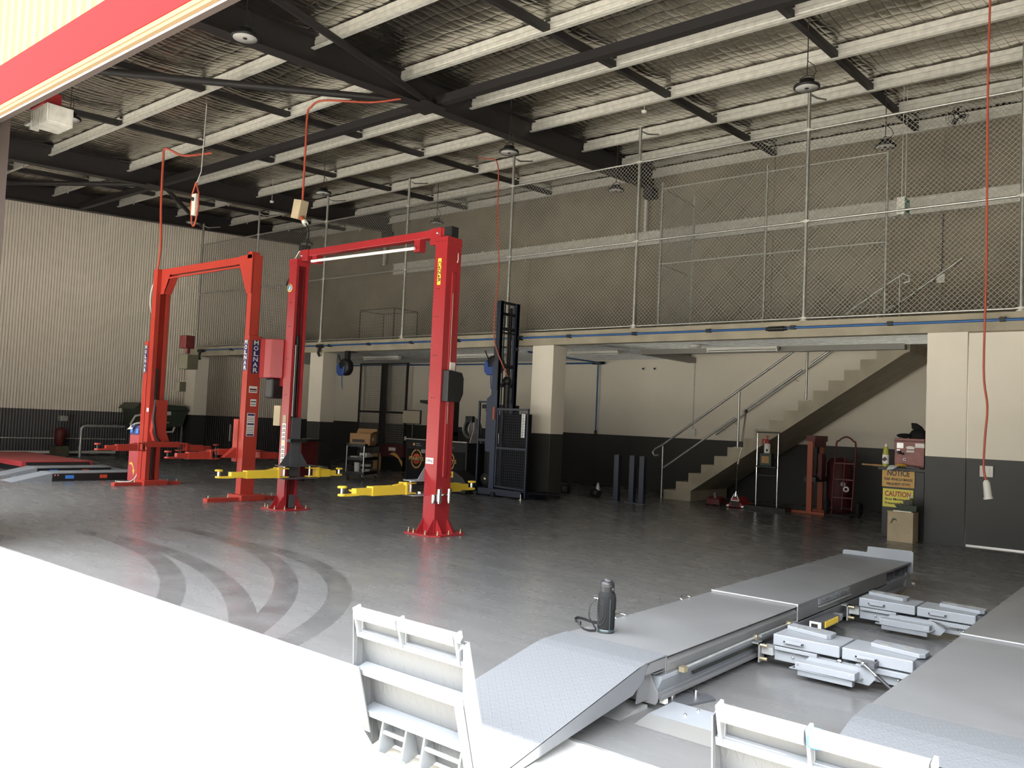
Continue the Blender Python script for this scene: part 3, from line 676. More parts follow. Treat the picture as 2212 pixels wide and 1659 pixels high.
for s in (-1, 1): t.p('loop', MB().tube([(-16.28, 9, 6.35), (-16.28+.13*s, 9, 6.1), (-16.28+.15*s, 9, 5.8), (-16.28+.07*s, 9, 5.5), (-16.28+.02*s, 9, 5.42)], .018, 8), 'orange_cable')
t.p('hook', MB().tube([(-16.28, 9, 6.3), (-16.1, 9, 6.55), (-16.05, 9, 7.99)], .01, 6), 'white_cable'); t.p('socket', MB().box(-16.35, -16.2, 8.96, 9.05, 5.65, 6.1), 'plastic_white', bev=.01); t.p('socket_face', MB().lathe([(.001, -.05), (.04, -.05), (.04, 0)], (-16.28, 8.97, 5.98), 12, 'y'), 'ink')
# exit sign, fan, smoke detectors
t = T('exit_sign', 'green and white exit sign hanging on cords behind the fence', 'sign', (-4.45, 17, 6.05))
t.p('housing', MB().box(-4.53, -4.38, 16.85, 17.2, 5.93, 6.27), 'plastic_white', bev=.008); t.p('face', MB().box(-4.378, -4.368, 16.87, 17.18, 5.98, 6.25), 'green_sign')
txt('EXIT', .1, (-4.366, 17.03, 6.12), (0, 1, 0), (0, 0, 1), 'label_white', t.o, 'lettering', .02, t.loc)
t.p('cord', MB().tube([(-4.45, 16.9, 6.27), (-4.45, 16.9, 8.52)], .006, 6).tube([(-4.45, 17.15, 6.27), (-4.45, 17.15, 8.53)], .006, 6), 'white_cable')
t = T('wall_fan', 'small caged fan fixed under the roof at the upper right', 'fan', (-3.75, 18.2, 8.1))
mb = MB()
for k in range(4): mb.lathe([(.05+.05*k, 0), (.056+.05*k, .006), (.05+.05*k, .012)], (-3.77, 18.1, 8.1), 20, 'y')
for k in range(10):
    a = 2*PI*k/10; mb.tube([(-3.77+.03*math.cos(a), 18.08, 8.1+.03*math.sin(a)), (-3.77+.2*math.cos(a), 18.1, 8.1+.2*math.sin(a)), (-3.77+.2*math.cos(a), 18.22, 8.1+.2*math.sin(a))], .005, 5)
t.p('cage', mb, 'dark_steel'); t.p('hub', MB().ball((-3.77, 18.12, 8.1), .04), 'plastic_white')
mb = MB()
for k in range(3):
    a = 2*PI*k/3; mb.bar((-3.77, 18.15, 8.1), (-3.77+.16*math.cos(a), 18.15, 8.1+.16*math.sin(a)), .09, .008, (math.sin(a)*.3, 1, 0))
t.p('blade', mb, 'dark_steel'); t.p('mount', MB().tube([(-3.77, 18.2, 8.1), (-3.77, 18.2, 8.3)], .02), 'dark_steel')
for x, y, z, l in ((-20.4, 13.6, 7.6, 'small white smoke detector under the left bay roof'), (-8.6, 14.17, 7.95, 'small white smoke detector above the fence post, right of the central rafter')):
    t = T('smoke_detector', l, 'smoke detector', (x, y, z)); t.p('body', MB().lathe([(.001, -.05), (.05, -.045), (.06, 0), (.001, .01)], (x, y, z), 16), 'plastic_white'); t.p('stem', MB().tube([(x, y, z), (x, y, rz_(y)+.5)], .008, 6), 'white_cable')
# ================================================================ FRONT TWO POST LIFT
RT = (1, 0, 0); UPZ = (0, 0, 1)
def arm(t, x, y0, ydir, L, z, pad=True, outer='lift_yellow', grey='chrome', w=.13, label=None, ang=0.0):
    """swing arm pivoting at (x,y0) running along ydir; outer box, inner slide, fork, pad"""
    dx = math.sin(ang); dy = math.cos(ang)*ydir
    def P(s, o, zz): return (x+dx*s+o*abs(dy), y0+dy*s-o*dx*ydir, zz)
    def seg(mb, s0, s1, w0, w1, z0, z1, z2=None, z3=None):
        z2 = z0 if z2 is None else z2; z3 = z1 if z3 is None else z3
        a = [P(s0, -w0/2, z0), P(s0, w0/2, z0), P(s0, w0/2, z1), P(s0, -w0/2, z1)]
        b = [P(s1, -w1/2, z2), P(s1, w1/2, z2), P(s1, w1/2, z3), P(s1, -w1/2, z3)]
        return mb.hull4(a, b)
    body = MB()
    seg(body, -.05, .14, .13, .15, z+.055, z+.075); seg(body, -.05, .14, .13, .15, z-.085, z-.065)   # clevis
    seg(body, .12, .16, .16, .16, z-.09, z+.08)
    seg(body, .10, .34, .05, .05, z+.07, z+.085, z+.03, z+.045)
    seg(body, .14, L*.62, w, w, z-.085, z+.04)
    a = t.p('arm', body, outer, bev=.004, label=label)
    o2 = MB(); seg(o2, L*.55, L*.84, w*.78, w*.72, z-.07, z+.02); seg(o2, L*.80, L*.99, w*.75, .09, z-.075, z-.045)
    t.p('arm_extension', o2, outer, a, bev=.003)
    q = MB(); c = P(L, 0, 0)
    q.tube([(c[0], c[1], z-.06), (c[0], c[1], z+.03)], .022, 12); t.p('pad_screw', q, grey, a)
    t.p('lifting_pad', MB().lathe([(.001, .03), (.055, .03), (.062, .04), (.062, .055), (.05, .062), (.001, .062)], (c[0], c[1], z), 20), outer, a)
    t.p('pad_socket', MB().lathe([(.03, -.075), (.055, -.07), (.055, -.045), (.03, -.04)], (c[0], c[1], z), 16), outer, a)
    t.p('pivot_pin', MB().tube([(x, y0, z-.1), (x, y0, z+.1)], .02, 12), grey, a)
    return a
def foot(t, x0, x1, y0, y1, par=None, mt='lift_red', bolts=()):
    pl = t.p('base_plate', MB().prism([(x0+.1, y0), (x1-.1, y0), (x1, y0+.12), (x1, y1-.1), (x1-.1, y1), (x0+.1, y1), (x0, y1-.1), (x0, y0+.12)], 'z', 0, .02), mt, bev=.003)
    b = MB()
    for (x, y) in bolts: b.tube([(x, y, .02), (x, y, .075)], .009, 8).tube([(x, y, .022), (x, y, .038)], .018, 6)
    t.p('anchor_bolt', b, 'brass_zinc', pl); return pl
t = T('two_post_lift', 'red two post vehicle lift with yellow arms and grey carriages', 'car lift', (-10, 8.5, 0))
H = 4.2
def chan(x0, x1, y0, y1, z0, z1, side, th=.008, lip=.05):
    """C column open on side +1/-1 in x"""
    mb = MB().box(x0, x1, y0, y0+th, z0, z1).box(x0, x1, y1-th, y1, z0, z1)
    bx = x0 if side > 0 else x1; fx = x1 if side > 0 else x0
    mb.box(bx, bx+th*side, y0, y1, z0, z1)
    mb.box(fx, fx-th*side, y0, y0+lip, z0, z1).box(fx, fx-th*side, y1-lip, y1, z0, z1); return mb
# left column (carriage faces right) and right column (faces left)
for nm, x0, x1, sd in (('left', -11.91, -11.70, 1), ('right', -8.44, -8.20, -1)):
    y0, y1 = 8.36, (8.61 if sd > 0 else 8.65)
    col = t.p('column', chan(x0, x1, y0, y1, .02, H, sd), 'lift_red', bev=.004)
    xb = x0-.0 if sd > 0 else x1
    # pressed stiffener on the back
    t.p('stiffener', MB().box(xb-.012 if sd < 0 else xb-.02, xb+.018 if sd < 0 else xb, (y0+y1)/2-.035, (y0+y1)/2+.035, .8, 3.7), 'lift_red', col, bev=.006)
    g = MB()
    for (yy, s) in ((y0, -1), (y1, 1)):
        for xx in (x0+.02, x1-.02): g.prism([(yy, .02), (yy+s*.14, .02), (yy, .22)], 'x', xx-.006, xx+.006)
    for yy in (y0+.04, y1-.04): g.prism([(xb, .02), (xb-sd*.13, .02), (xb, .22)], 'y', yy-.006, yy+.006)
    t.p('gusset', g, 'lift_red', col)
    bl = [(x0-.16, y0-.1), (x0+.0, y0-.16), (x1, y0-.17), (x1+.15, y0-.08), (x1+.17, y0+.12), (x1+.16, y1+.08), (x0-.16, y1+.05)]
    foot(t, x0-.22, x1+.22, y0-.22, y1+.2, None, 'lift_red', bl)
    t.p('top_cap', MB().box(x0-.004, x1+.004, y0-.004, y1+.004, H-.12, H), 'lift_red', col)
    b = MB()
    for k in range(4): b.box(x0+.03+k*.05, x0+.042+k*.05, y0-.006, y0, H-.07, H-.058)
    for z in (3.45, 3.05, 2.5, 1.9): b.box(x0+.06, x0+.075, y0-.004, y0, z, z+.014).box(x0+.11, x0+.125, y0-.004, y0, z, z+.014)
    t.p('bolt_hole', b, 'ink', col)
    # carriage
    cx = x1 if sd > 0 else x0
    car = MB().box(cx-sd*.16, cx+sd*.03, 8.42, 8.60, .55, 1.53)
    car.prism([(8.42, 1.0), (8.22, .73), (8.42, .73)], 'x', cx+sd*.0, cx+sd*.012).prism([(8.60, 1.0), (8.80, .73), (8.60, .73)], 'x', cx, cx+sd*.012)
    car.box(cx-sd*.02, cx+sd*.22, 8.16, 8.86, .725, .74).box(cx-sd*.02, cx+sd*.22, 8.16, 8.86, .52, .535)
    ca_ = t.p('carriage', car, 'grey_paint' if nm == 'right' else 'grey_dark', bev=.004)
    t.p('rubber_bumper', MB().box(cx, cx+sd*.09, 8.36, 8.70, 1.12, 1.17), 'black', ca_)
    ch = MB()
    for yy in (8.47, 8.55): ch.tube([(cx-sd*.06, yy, .25), (cx-sd*.06, yy, 4.05)], .006, 6)
    ch.tube([(cx-sd*.08, 8.51, 1.53), (cx-sd*.08, 8.51, 2.9)], .03, 12)
    t.p('chain', ch, 'black', col)
    t.p('hydraulic_ram', MB().tube([(cx-sd*.05, 8.46, 1.55), (cx-sd*.05, 8.46, 2.75)], .014, 10), 'chrome', col)
    t.p('equaliser_pulley', MB().box(cx-sd*.01, cx+sd*.01, 8.46, 8.57, .03, .24), 'grey_dark', col)
    arm(t, cx+sd*.14, 8.24, -1, 1.17 if sd > 0 else 1.24, .63, ang=-.02*sd)
    arm(t, cx+sd*.14, 8.74, 1, .62 if sd > 0 else .80, .63, ang=.02*sd)
hd = MB().tube([(-8.74, 7.75, .60), (-8.83, 7.70, .60), (-8.83, 7.35, .60), (-8.74, 7.30, .60)], .014, 8); t.p('arm_handle', hd, 'lift_yellow')
# overhead beam
bm = MB().box(-11.6, -8.36, 8.44, 8.58, 4.235, 4.345).box(-11.72, -11.5, 8.42, 8.60, 4.16, 4.35).box(-8.62, -8.4, 8.42, 8.60, 4.12, 4.36)
t.p('crossbeam', bm, 'lift_red', bev=.004)
t.p('beam_bracket', MB().box(-11.42, -11.3, 8.45, 8.57, 4.10, 4.235).box(-8.98, -8.86, 8.45, 8.57, 4.06, 4.235), 'lift_red')
t.p('safety_bar', MB().tube([(-11.36, 8.40, 4.13), (-8.92, 8.40, 4.10)], .024, 14), 'tube_white')
t.p('bolt', MB().ball((-8.47, 8.415, 4.28), .022).ball((-11.66, 8.415, 4.25), .018), 'chrome')
t.p('hose', MB().tube([(-8.40, 8.62, 4.30), (-8.33, 8.64, 4.36), (-8.25, 8.60, 4.25), (-8.19, 8.58, 3.9), (-8.185, 8.56, 3.85)], .008, 6).tube([(-11.66, 8.5, 4.32), (-11.85, 8.5, 4.36), (-12.0, 8.5, 4.2), (-12.0, 8.5, 4.0)], .011, 6), 'white_cable')
t.p('switch_box', MB().box(-8.36, -8.21, 8.44, 8.58, 4.2, 4.36), 'black')
# power unit
pk = MB().prism([(-12.38, 8.20), (-12.20, 8.17), (-12.05, 8.20), (-11.95, 8.36), (-11.95, 8.52), (-12.38, 8.52)], 'z', 2.18, 2.84)
t.p('power_unit_cover', pk, 'lift_red', bev=.012)
t.p('motor', MB().box(-12.28, -12.06, 8.26, 8.5, 1.84, 2.18), 'black', bev=.03)
t.p('motor_bracket', MB().box(-12.06, -11.9, 8.4, 8.5, 2.05, 2.2), 'lift_red')
t.p('control_box', MB().box(-12.10, -11.92, 8.34, 8.42, 1.38, 1.72), 'cardboard_light', bev=.006)
t.p('column_cover', MB().prism([(8.38, 1.86), (8.38, 2.30), (8.44, 2.30), (8.66, 2.28), (8.70, 2.20), (8.70, 1.98), (8.64, 1.86)], 'x', -8.20, -8.08), 'black', bev=.01)
t.p('conduit', MB().tube([(-8.19, 8.50, 3.4), (-8.19, 8.50, 2.3)], .01, 6).tube([(-8.19, 8.50, 1.86), (-8.19, 8.50, 1.55)], .01, 6).box(-8.2, -8.17, 8.5, 8.6, 2.28, 2.42), 'white_cable')
ad = t.p('adapter_holder', MB().box(-8.2, -8.19, 8.28, 8.66, .54, .56).box(-8.2, -8.185, 8.28, 8.36, .44, .55), 'chrome')
for y in (8.36, 8.56): t.p('pad_adapter', MB().tube([(-8.13, y, .47), (-8.13, y, .64)], .035, 16).tube([(-8.13, y, .44), (-8.13, y, .47)], .022, 12), 'chrome', ad)
t.p('cable_gland', MB().tube([(-8.47, 8.33, .56), (-8.49, 8.30, .56)], .02, 10), 'plastic_white')
def plate(t, x, y, z, w, h, mt, name='label', dep=.003, label=None): return t.p(name, MB().box(x-w/2, x+w/2, y-dep, y, z-h/2, z+h/2), mt, label=label)
yp = 8.356
lb = plate(t, -8.335, yp, 3.70, .065, .38, 'label_yellow', label='yellow maker label with dark lettering')
txt('CalZeR', .075, (-8.335, yp-.004, 3.70), (0, 0, -1), (1, 0, 0), 'ink', lb, 'lettering', .015, t.loc, .30)
lb = plate(t, -8.345, yp, 1.02, .15, .085, 'label_white', label='white capacity label')
txt('5200 kg.', .05, (-8.345, yp-.004, 1.02), RT, UPZ, 'ink', lb, 'lettering', .0, t.loc, .13)
lb = plate(t, -11.80, yp, 1.10, .10, .66, 'label_white', label='white strip of safety pictograms')
for k in range(9):
    mt = 'label_yellow' if k == 4 else 'ink'; z = 1.39-k*.07
    t.p('pictogram', MB().box(-11.845, -11.76, yp-.005, yp-.003, z-.03, z-.02).box(-11.83, -11.81, yp-.005, yp-.003, z-.01, z+.008).box(-11.795, -11.775, yp-.005, yp-.003, z-.012, z+.012), mt, lb)
plate(t, -11.80, yp, 1.50, .085, .13, 'cardboard_light')
lb = t.p('round_badge', MB().lathe([(.001, -.004), (.07, -.004), (.07, 0)], (-11.86, yp, 3.71), 24, 'y'), 'label_yellow'); t.p('badge_centre', MB().lathe([(.001, -.007), (.052, -.007), (.052, -.003)], (-11.86, yp, 3.71), 24, 'y'), 'sticker_blue', lb)
t.p('badge_mark', MB().prism([(-11.89, 3.68), (-11.85, 3.67), (-11.83, 3.73), (-11.86, 3.75), (-11.865, 3.71)], 'y', yp-.009, yp-.007), 'label_white', lb)
# ================================================================ REAR TWO POST LIFT
t = T('two_post_lift', 'orange-red two post vehicle lift with red arms, behind the yellow armed lift', 'car lift', (-15, 8.8, 0))
R = 'lift_red_orange'
for nm, x0, x1, sd in (('left', -17.12, -16.70, 1), ('right', -13.47, -13.31, -1)):
    y0, y1 = (8.52, 8.82) if sd > 0 else (8.57, 8.85)
    if sd > 0:
        low = t.p('column', chan(-16.88, -16.70, y0, y1, .1, 4.47, 1, .012, .09), R, bev=.004)
        t.p('column_sleeve', MB().box(-17.10, -16.95, y0+.02, y1-.05, .1, 2.97), R, low, bev=.006)
        t.p('carriage', MB().prism([(8.62, 1.75), (8.86, 1.75), (8.86, 1.1), (8.95, .9), (8.62, .9), (8.55, 1.1)], 'x', -16.72, -16.60), R, bev=.006)
        t.p('cable_guard', MB().box(-16.74, -16.68, 8.62, 8.66, .12, 2.4).tube([(-16.64, 8.62, 1.75), (-16.60, 8.57, 1.35), (-16.60, 8.64, 1.0), (-16.60, 8.74, .88)], .03, 8), 'dark_steel')
        t.p('decal', MB().box(-16.80, -16.72, 8.516, 8.519, 1.5, 1.58), 'label_white')
    else:
        low = t.p('column', MB().box(-13.47, -13.31, y0, y1, .1, 2.98), R, bev=.006)
        t.p('column_upper', chan(-13.48, -13.33, y0+.01, y1-.08, 2.9, 4.47, -1, .012, .06), R, low, bev=.004)
        t.p('carriage', MB().box(-13.62, -13.47, y0-.02, y0+.28, .68, 1.45).prism([(y0, .95), (y0-.25, .75), (y0, .75)], 'x', -13.62, -13.5), R)
        t.p('gas_strut', MB().tube([(-13.55, 8.45, 1.05), (-13.55, 8.45, 1.35)], .02, 8), 'dark_steel')
    # sledge style base
    xm = -16.68 if sd > 0 else -13.26
    t.p('base_rail', MB().box(xm-.07, xm+.07, 7.86, 9.26, .0, .065).box(xm-.3, xm+.16, y0-.1, y1+.1, .0, .1), R, bev=.005)
    b = MB()
    for yy in (7.92, 8.3, 9.0, 9.2): b.tube([(xm, yy, .06), (xm, yy, .11)], .014, 6)
    t.p('anchor_bolt', b, 'brass_zinc')
    ax = -16.38 if sd > 0 else -13.72
    t.p('carriage_bar', MB().box(ax-.06, ax+.06, 8.30, 9.04, .79, .90), R, bev=.004)
    zz = .80
    a1 = arm(t, ax, 8.30, -1, .92, zz, outer=R, grey='dark_steel', w=.12); a2 = arm(t, ax, 9.04, 1, .85, zz, outer=R, grey='dark_steel', w=.12)
t.p('crossbeam', MB().box(-16.9, -13.34, 8.60, 8.70, 4.33, 4.47), R, bev=.004)
g = MB().prism([(-16.86, 4.33), (-16.30, 4.33), (-16.55, 3.95), (-16.86, 3.95)], 'y', 8.60, 8.615).prism([(-13.34, 4.47), (-13.34, 3.75), (-13.48, 3.75), (-13.75, 4.30), (-13.75, 4.47)], 'y', 8.56, 8.575)
g.prism([(-16.30, 4.33), (-16.55, 3.95), (-16.55, 4.0), (-16.34, 4.36)], 'y', 8.60, 8.76)
t.p('corner_gusset', g, R)
t.p('trip_bar', MB().bar((-16.4, 8.58, 4.26), (-13.75, 8.58, 4.27), .03), R)
t.p('top_block', MB().box(-13.5, -13.36, 8.56, 8.72, 4.40, 4.52), R)
# motor at the left column
t.p('motor', MB().box(-16.45, -16.2, 8.95, 9.15, 2.85, 3.12).tube([(-16.3, 9.05, 2.75), (-16.3, 9.05, 2.95)], .05, 10), 'old_red', bev=.01)
t.p('oil_tank', MB().box(-16.46, -16.1, 8.95, 9.2, 2.42, 2.72), 'olive', bev=.01)
t.p('switch', MB().box(-16.5, -16.35, 8.95, 9.1, 1.95, 2.15), 'olive', bev=.01)
def molnar(t, x, y, z, h, right, n, w):
    r = Vector(right); c = Vector((x, y, z)); nn = Vector(n)
    a = c-r*w/2; b = c+r*w/2; mb = MB()
    mb.hull4([a+nn*0-Vector((0,0,h/2)), b-Vector((0,0,h/2)), b+Vector((0,0,h/2)), a+Vector((0,0,h/2))], [v+nn*.004 for v in (a-Vector((0,0,h/2)), b-Vector((0,0,h/2)), b+Vector((0,0,h/2)), a+Vector((0,0,h/2)))])
    pl = t.p('name_plate', mb, 'label_blue', label='dark blue vertical name strip with white letters')
    for i, L_ in enumerate('MOLNAR'):
        txt(L_, h/6*1.12, c+nn*.006+Vector((0, 0, h/2-(i+.5)*h/6)), right, UPZ, 'label_white', pl, 'letter', .025, t.loc, w*.66)
molnar(t, -13.39, 8.568, 2.62, .56, RT, (0, -1, 0), .12)
molnar(t, -13.309, 8.72, 2.60, .60, (0, 1, 0), (1, 0, 0), .15)
molnar(t, -17.025, 8.538, 2.60, .58, RT, (0, -1, 0), .11)
lb = t.p('name_plate', MB().box(-15.62, -15.1, 8.615, 8.62, 4.35, 4.45), 'sign_red'); txt('MOLNAR', .11, (-15.36, 8.612, 4.40), RT, UPZ, 'label_white', lb, 'lettering', .025, t.loc, .46)
def sideplate(y, z, w, h, mt='label_white', bands=()):
    q = t.p('instruction_label', MB().box(-13.311, -13.305, y-w/2, y+w/2, z-h/2, z+h/2), mt, label='cream instruction label')
    for (zb, hb, mb_) in bands: t.p('print', MB().box(-13.305, -13.303, y-w*.43, y+w*.43, zb-hb/2, zb+hb/2), mb_, q)
sideplate(8.71, 2.0, .17, .12, 'label_white', ((2.0, .03, 'old_red'), (1.965, .012, 'ink')))
sideplate(8.73, 1.76, .12, .13, 'label_white', ((1.73, .012, 'label_blue'), (1.78, .02, 'dark_steel')))
sideplate(8.70, 1.36, .16, .42, 'label_white', ((1.54, .035, 'label_blue'), (1.37, .03, 'label_blue'), (1.175, .03, 'label_blue'), (1.48, .006, 'ink'), (1.45, .006, 'ink'), (1.42, .006, 'ink'), (1.31, .006, 'ink'), (1.28, .006, 'ink'), (1.25, .006, 'ink'), (1.22, .006, 'ink')))
# ================================================================ CONSOLE AND LOW LIFTS AT LEFT
t = T('lift_console', 'red control console with plastic film and blue stickers left of the rear lift', 'control console', (-17.35, 8.75, 0))
t.p('cabinet', MB().prism([(-17.58, 8.58), (-17.28, 8.68), (-17.36, 8.96), (-17.66, 8.86)], 'z', .02, 1.0), 'platform_red', bev=.01)
t.p('control_panel', MB().hull4([(-17.58, 8.58, 1.0), (-17.28, 8.68, 1.0), (-17.36, 8.96, 1.0), (-17.66, 8.86, 1.0)], [(-17.58, 8.60, 1.2), (-17.29, 8.70, 1.2), (-17.36, 8.96, 1.24), (-17.65, 8.86, 1.24)]), 'label_blue')
t.p('sticker', MB().hull4([(-17.565, 8.58, 1.04), (-17.50, 8.60, 1.04), (-17.50, 8.605, 1.1), (-17.565, 8.585, 1.1)], [(-17.565, 8.574, 1.04), (-17.50, 8.594, 1.04), (-17.50, 8.6, 1.1), (-17.565, 8.58, 1.1)]).hull4([(-17.42, 8.626, 1.03), (-17.35, 8.65, 1.03), (-17.35, 8.655, 1.13), (-17.42, 8.632, 1.13)], [(-17.42, 8.62, 1.03), (-17.35, 8.644, 1.03), (-17.35, 8.65, 1.13), (-17.42, 8.626, 1.13)]), 'sticker_blue')
f = MB(); vs = []
for i in range(6):
    for j in range(6):
        u = i/5; v = j/5; x = -17.64+.36*u-.03*v*0; y = 8.54+.1*u+.38*v; z = 1.26+.01*math.sin(7*u+3*v)-(.16*(1-v)**3 if u < .55 else .02)
        vs.append((x-.06*v, y, z))
f.add(vs, [(i*6+j, (i+1)*6+j, (i+1)*6+j+1, i*6+j+1) for i in range(5) for j in range(5)], True)
t.p('plastic_film', f, 'plastic_white')
gm = MB(); P = [(-17.545, .62), (-17.50, .66), (-17.45, .64), (-17.41, .55), (-17.395, .50), (-17.375, .50), (-17.40, .38), (-17.44, .49), (-17.42, .50), (-17.435, .56), (-17.46, .60), (-17.50, .61)]
gm.prism([(x, z-.08) for x, z in P], 'y', 8.55, 8.56)
mm = MB(); ang = math.atan2(.1, .3)
for v in gm.v:
    d = v[0]+17.58; mm.v.append((-17.58+d*math.cos(ang), 8.575+d*math.sin(ang)-(.004 if v[1] < 8.555 else 0), v[2]-.16))
mm.f = gm.f; mm.sm = gm.sm; t.p('arrow_decal', mm, 'gold_arrow')
cable('white_cable', [(-17.2, 8.72, 1.12), (-17.26, 8.66, 1.05), (-17.27, 8.65, .8), (-17.26, 8.64, .4), (-17.25, 8.62, .15), (-17.3, 8.5, .02), (-17.5, 8.3, .012)], .015, 'white_cable', 'white conduit down the side of the red console', 'cable')
# red platform, black/grey scissor platforms
t = T('scissor_platform', 'low red lifting platform against the corrugated wall at far left', 'car lift', (-22, 8.8, 0))
t.p('deck', MB().prism([(-24.6, 7.6), (-20.6, 7.6), (-20.6, 9.2), (-24.6, 9.2)], 'z', .12, .24), 'platform_red', bev=.01)
t.p('side_skirt', MB().box(-24.5, -20.7, 7.64, 9.16, 0.0, .12), 'black'); t.p('ramp', MB().prism([(-20.6, .22), (-20.24, .0), (-20.6, .0)], 'y', 7.7, 9.1), 'black'); t.p('ramp', MB().prism([(-20.6, .1), (-20.24, .0), (-20.6, .0)], 'y', 9.12, 9.9), 'black')
def scissor(x0, x1, y0, y1, l):
    t = T('scissor_platform', l, 'car lift', ((x0+x1)/2, (y0+y1)/2, 0), group='black and grey low scissor platforms')
    t.p('deck', MB().box(x0, x1, y0, y1, .155, .17), 'grey_paint'); t.p('side_skirt', MB().box(x0, x1, y0, y1, .0, .155), 'black')
    t.p('approach_ramp', MB().prism([(y0, .165), (y0-.75, 0.0), (y0, 0.0)], 'x', x0+.02, x1-.02), 'grey_paint'); t.p('approach_ramp', MB().prism([(y1, .165), (y1+.9, 0.0), (y1, 0.0)], 'x', x0+.02, x1-.02), 'grey_paint')
    c = MB()
    for yy in (y0+.03, y0+.09): c.box(x1, x1+.006, yy, yy+.03, .11, .14)
    t.p('side_label', MB().box(x1, x1+.004, y0+.25, y0+.42, .05, .12), 'sticker_blue'); t.p('side_badge', MB().box(x1, x1+.004, y0+.95, y0+1.1, .05, .12), 'logo_red'); t.p('bolt', c, 'chrome')
scissor(-20.2, -19.55, 7.55, 9.15, 'black and grey scissor platform farther from the doors')
scissor(-18.65, -18.0, 7.25, 9.25, 'black and grey scissor platform passing behind the red console')
# grey pipe, skirting pipes
single('grey_pipe', MB().tube([(-26.0, 11.2, 0.0), (-26.0, 11.2, .86), (-26.0, 11.26, .92), (-26.0, 11.35, .94), (-26.0, 12.5, .955)], .04, 12).tube([(-26, 11.2, .2), (-26, 11.2, .32)], .055, 12), 'alu_dull', 'grey plastic pipe rising from the floor and bending right', 'pipe', None, (-26, 11.2, 0))
t = T('white_drain_pipe', 'white drain pipe along the foot of the corrugated wall', 'pipe', (-26.8, 10, .12)); t.p('pipe', MB().tube([(-26.85, 4, .10), (-26.85, 12.6, .10)], .045, 10), 'plastic_white'); t.p('coupling', MB().tube([(-26.85, 11.9, .10), (-26.85, 12.1, .10)], .06, 10).tube([(-26.85, 12.55, .1), (-26.85, 12.65, .1)], .055, 10), 'plastic_white')
single('wall_conduit', MB().tube([(-26.93, 4, .52), (-26.93, 13, .52)], .015, 8), 'galv', 'thin grey conduit along the dark corrugated dado', 'conduit', None, (-26.93, 8, .52))
t = T('floor_pump', 'small red pump standing on a worn box beside the wall', 'pump', (-26.55, 10.85, 0))
t.p('box', MB().box(-26.8, -26.4, 10.65, 11.05, 0, .3), 'olive', bev=.01); t.p('body', MB().lathe([(.001, .3), (.10, .3), (.10, .36), (.15, .45), (.16, .75), (.13, .82), (.06, .86), (.001, .86)], (-26.6, 10.85, 0), 20), 'old_red')
t.p('gauge_box', MB().box(-26.66, -26.44, 10.78, 10.98, 1.06, 1.22), 'alu_dull', bev=.01); t.p('stem', MB().tube([(-26.6, 10.88, .85), (-26.58, 10.88, 1.1)], .025, 8), 'dark_steel')
# parts washer
t = T('parts_washer', 'dark green parts washer with sloping hopper at the corrugated wall', 'parts washer', (-26.2, 14, 0))
t.p('tub', MB().hull4([(-26.5, 12.75, 1.0), (-25.75, 12.75, 1.0), (-25.75, 14.3, 1.0), (-26.5, 14.3, 1.0)], [(-26.7, 12.72, 1.52), (-25.72, 12.72, 1.52), (-25.72, 14.42, 1.52), (-26.7, 14.42, 1.52)]), 'green_dark', bev=.008)
t.p('hopper', MB().hull4([(-26.3, 13.2, .62), (-26.0, 13.2, .62), (-26.0, 13.5, .62), (-26.3, 13.5, .62)], [(-26.5, 12.8, 1.0), (-25.78, 12.8, 1.0), (-25.78, 13.9, 1.0), (-26.5, 13.9, 1.0)]), 'green_dark')
t.p('lid', MB().prism([(12.6, 1.52), (14.48, 1.52), (14.3, 1.68), (12.8, 1.72)], 'x', -26.75, -25.66), 'green_dark', bev=.008)
t.p('leg', MB().bar((-25.8, 12.85, 0), (-25.8, 12.85, 1.0), .04).bar((-25.8, 14.3, 0), (-25.8, 14.3, 1.0), .04), 'alu_dull')
t.p('label', MB().box(-25.715, -25.71, 13.5, 13.85, 1.36, 1.48), 'label_white'); t.p('label', MB().box(-25.75, -25.742, 13.65, 13.82, 1.1, 1.24), 'alu_dull')
t.p('pipe', MB().tube([(-25.8, 12.7, .5), (-25.8, 12.6, 1.05), (-25.75, 12.7, 1.3), (-25.72, 12.85, 1.34)], .035, 10).tube([(-25.95, 13.75, .45), (-25.95, 13.75, .95)], .035, 10).tube([(-25.95, 13.75, .8), (-25.9, 14.05, .82), (-25.9, 14.1, .98)], .035, 10), 'plastic_white')
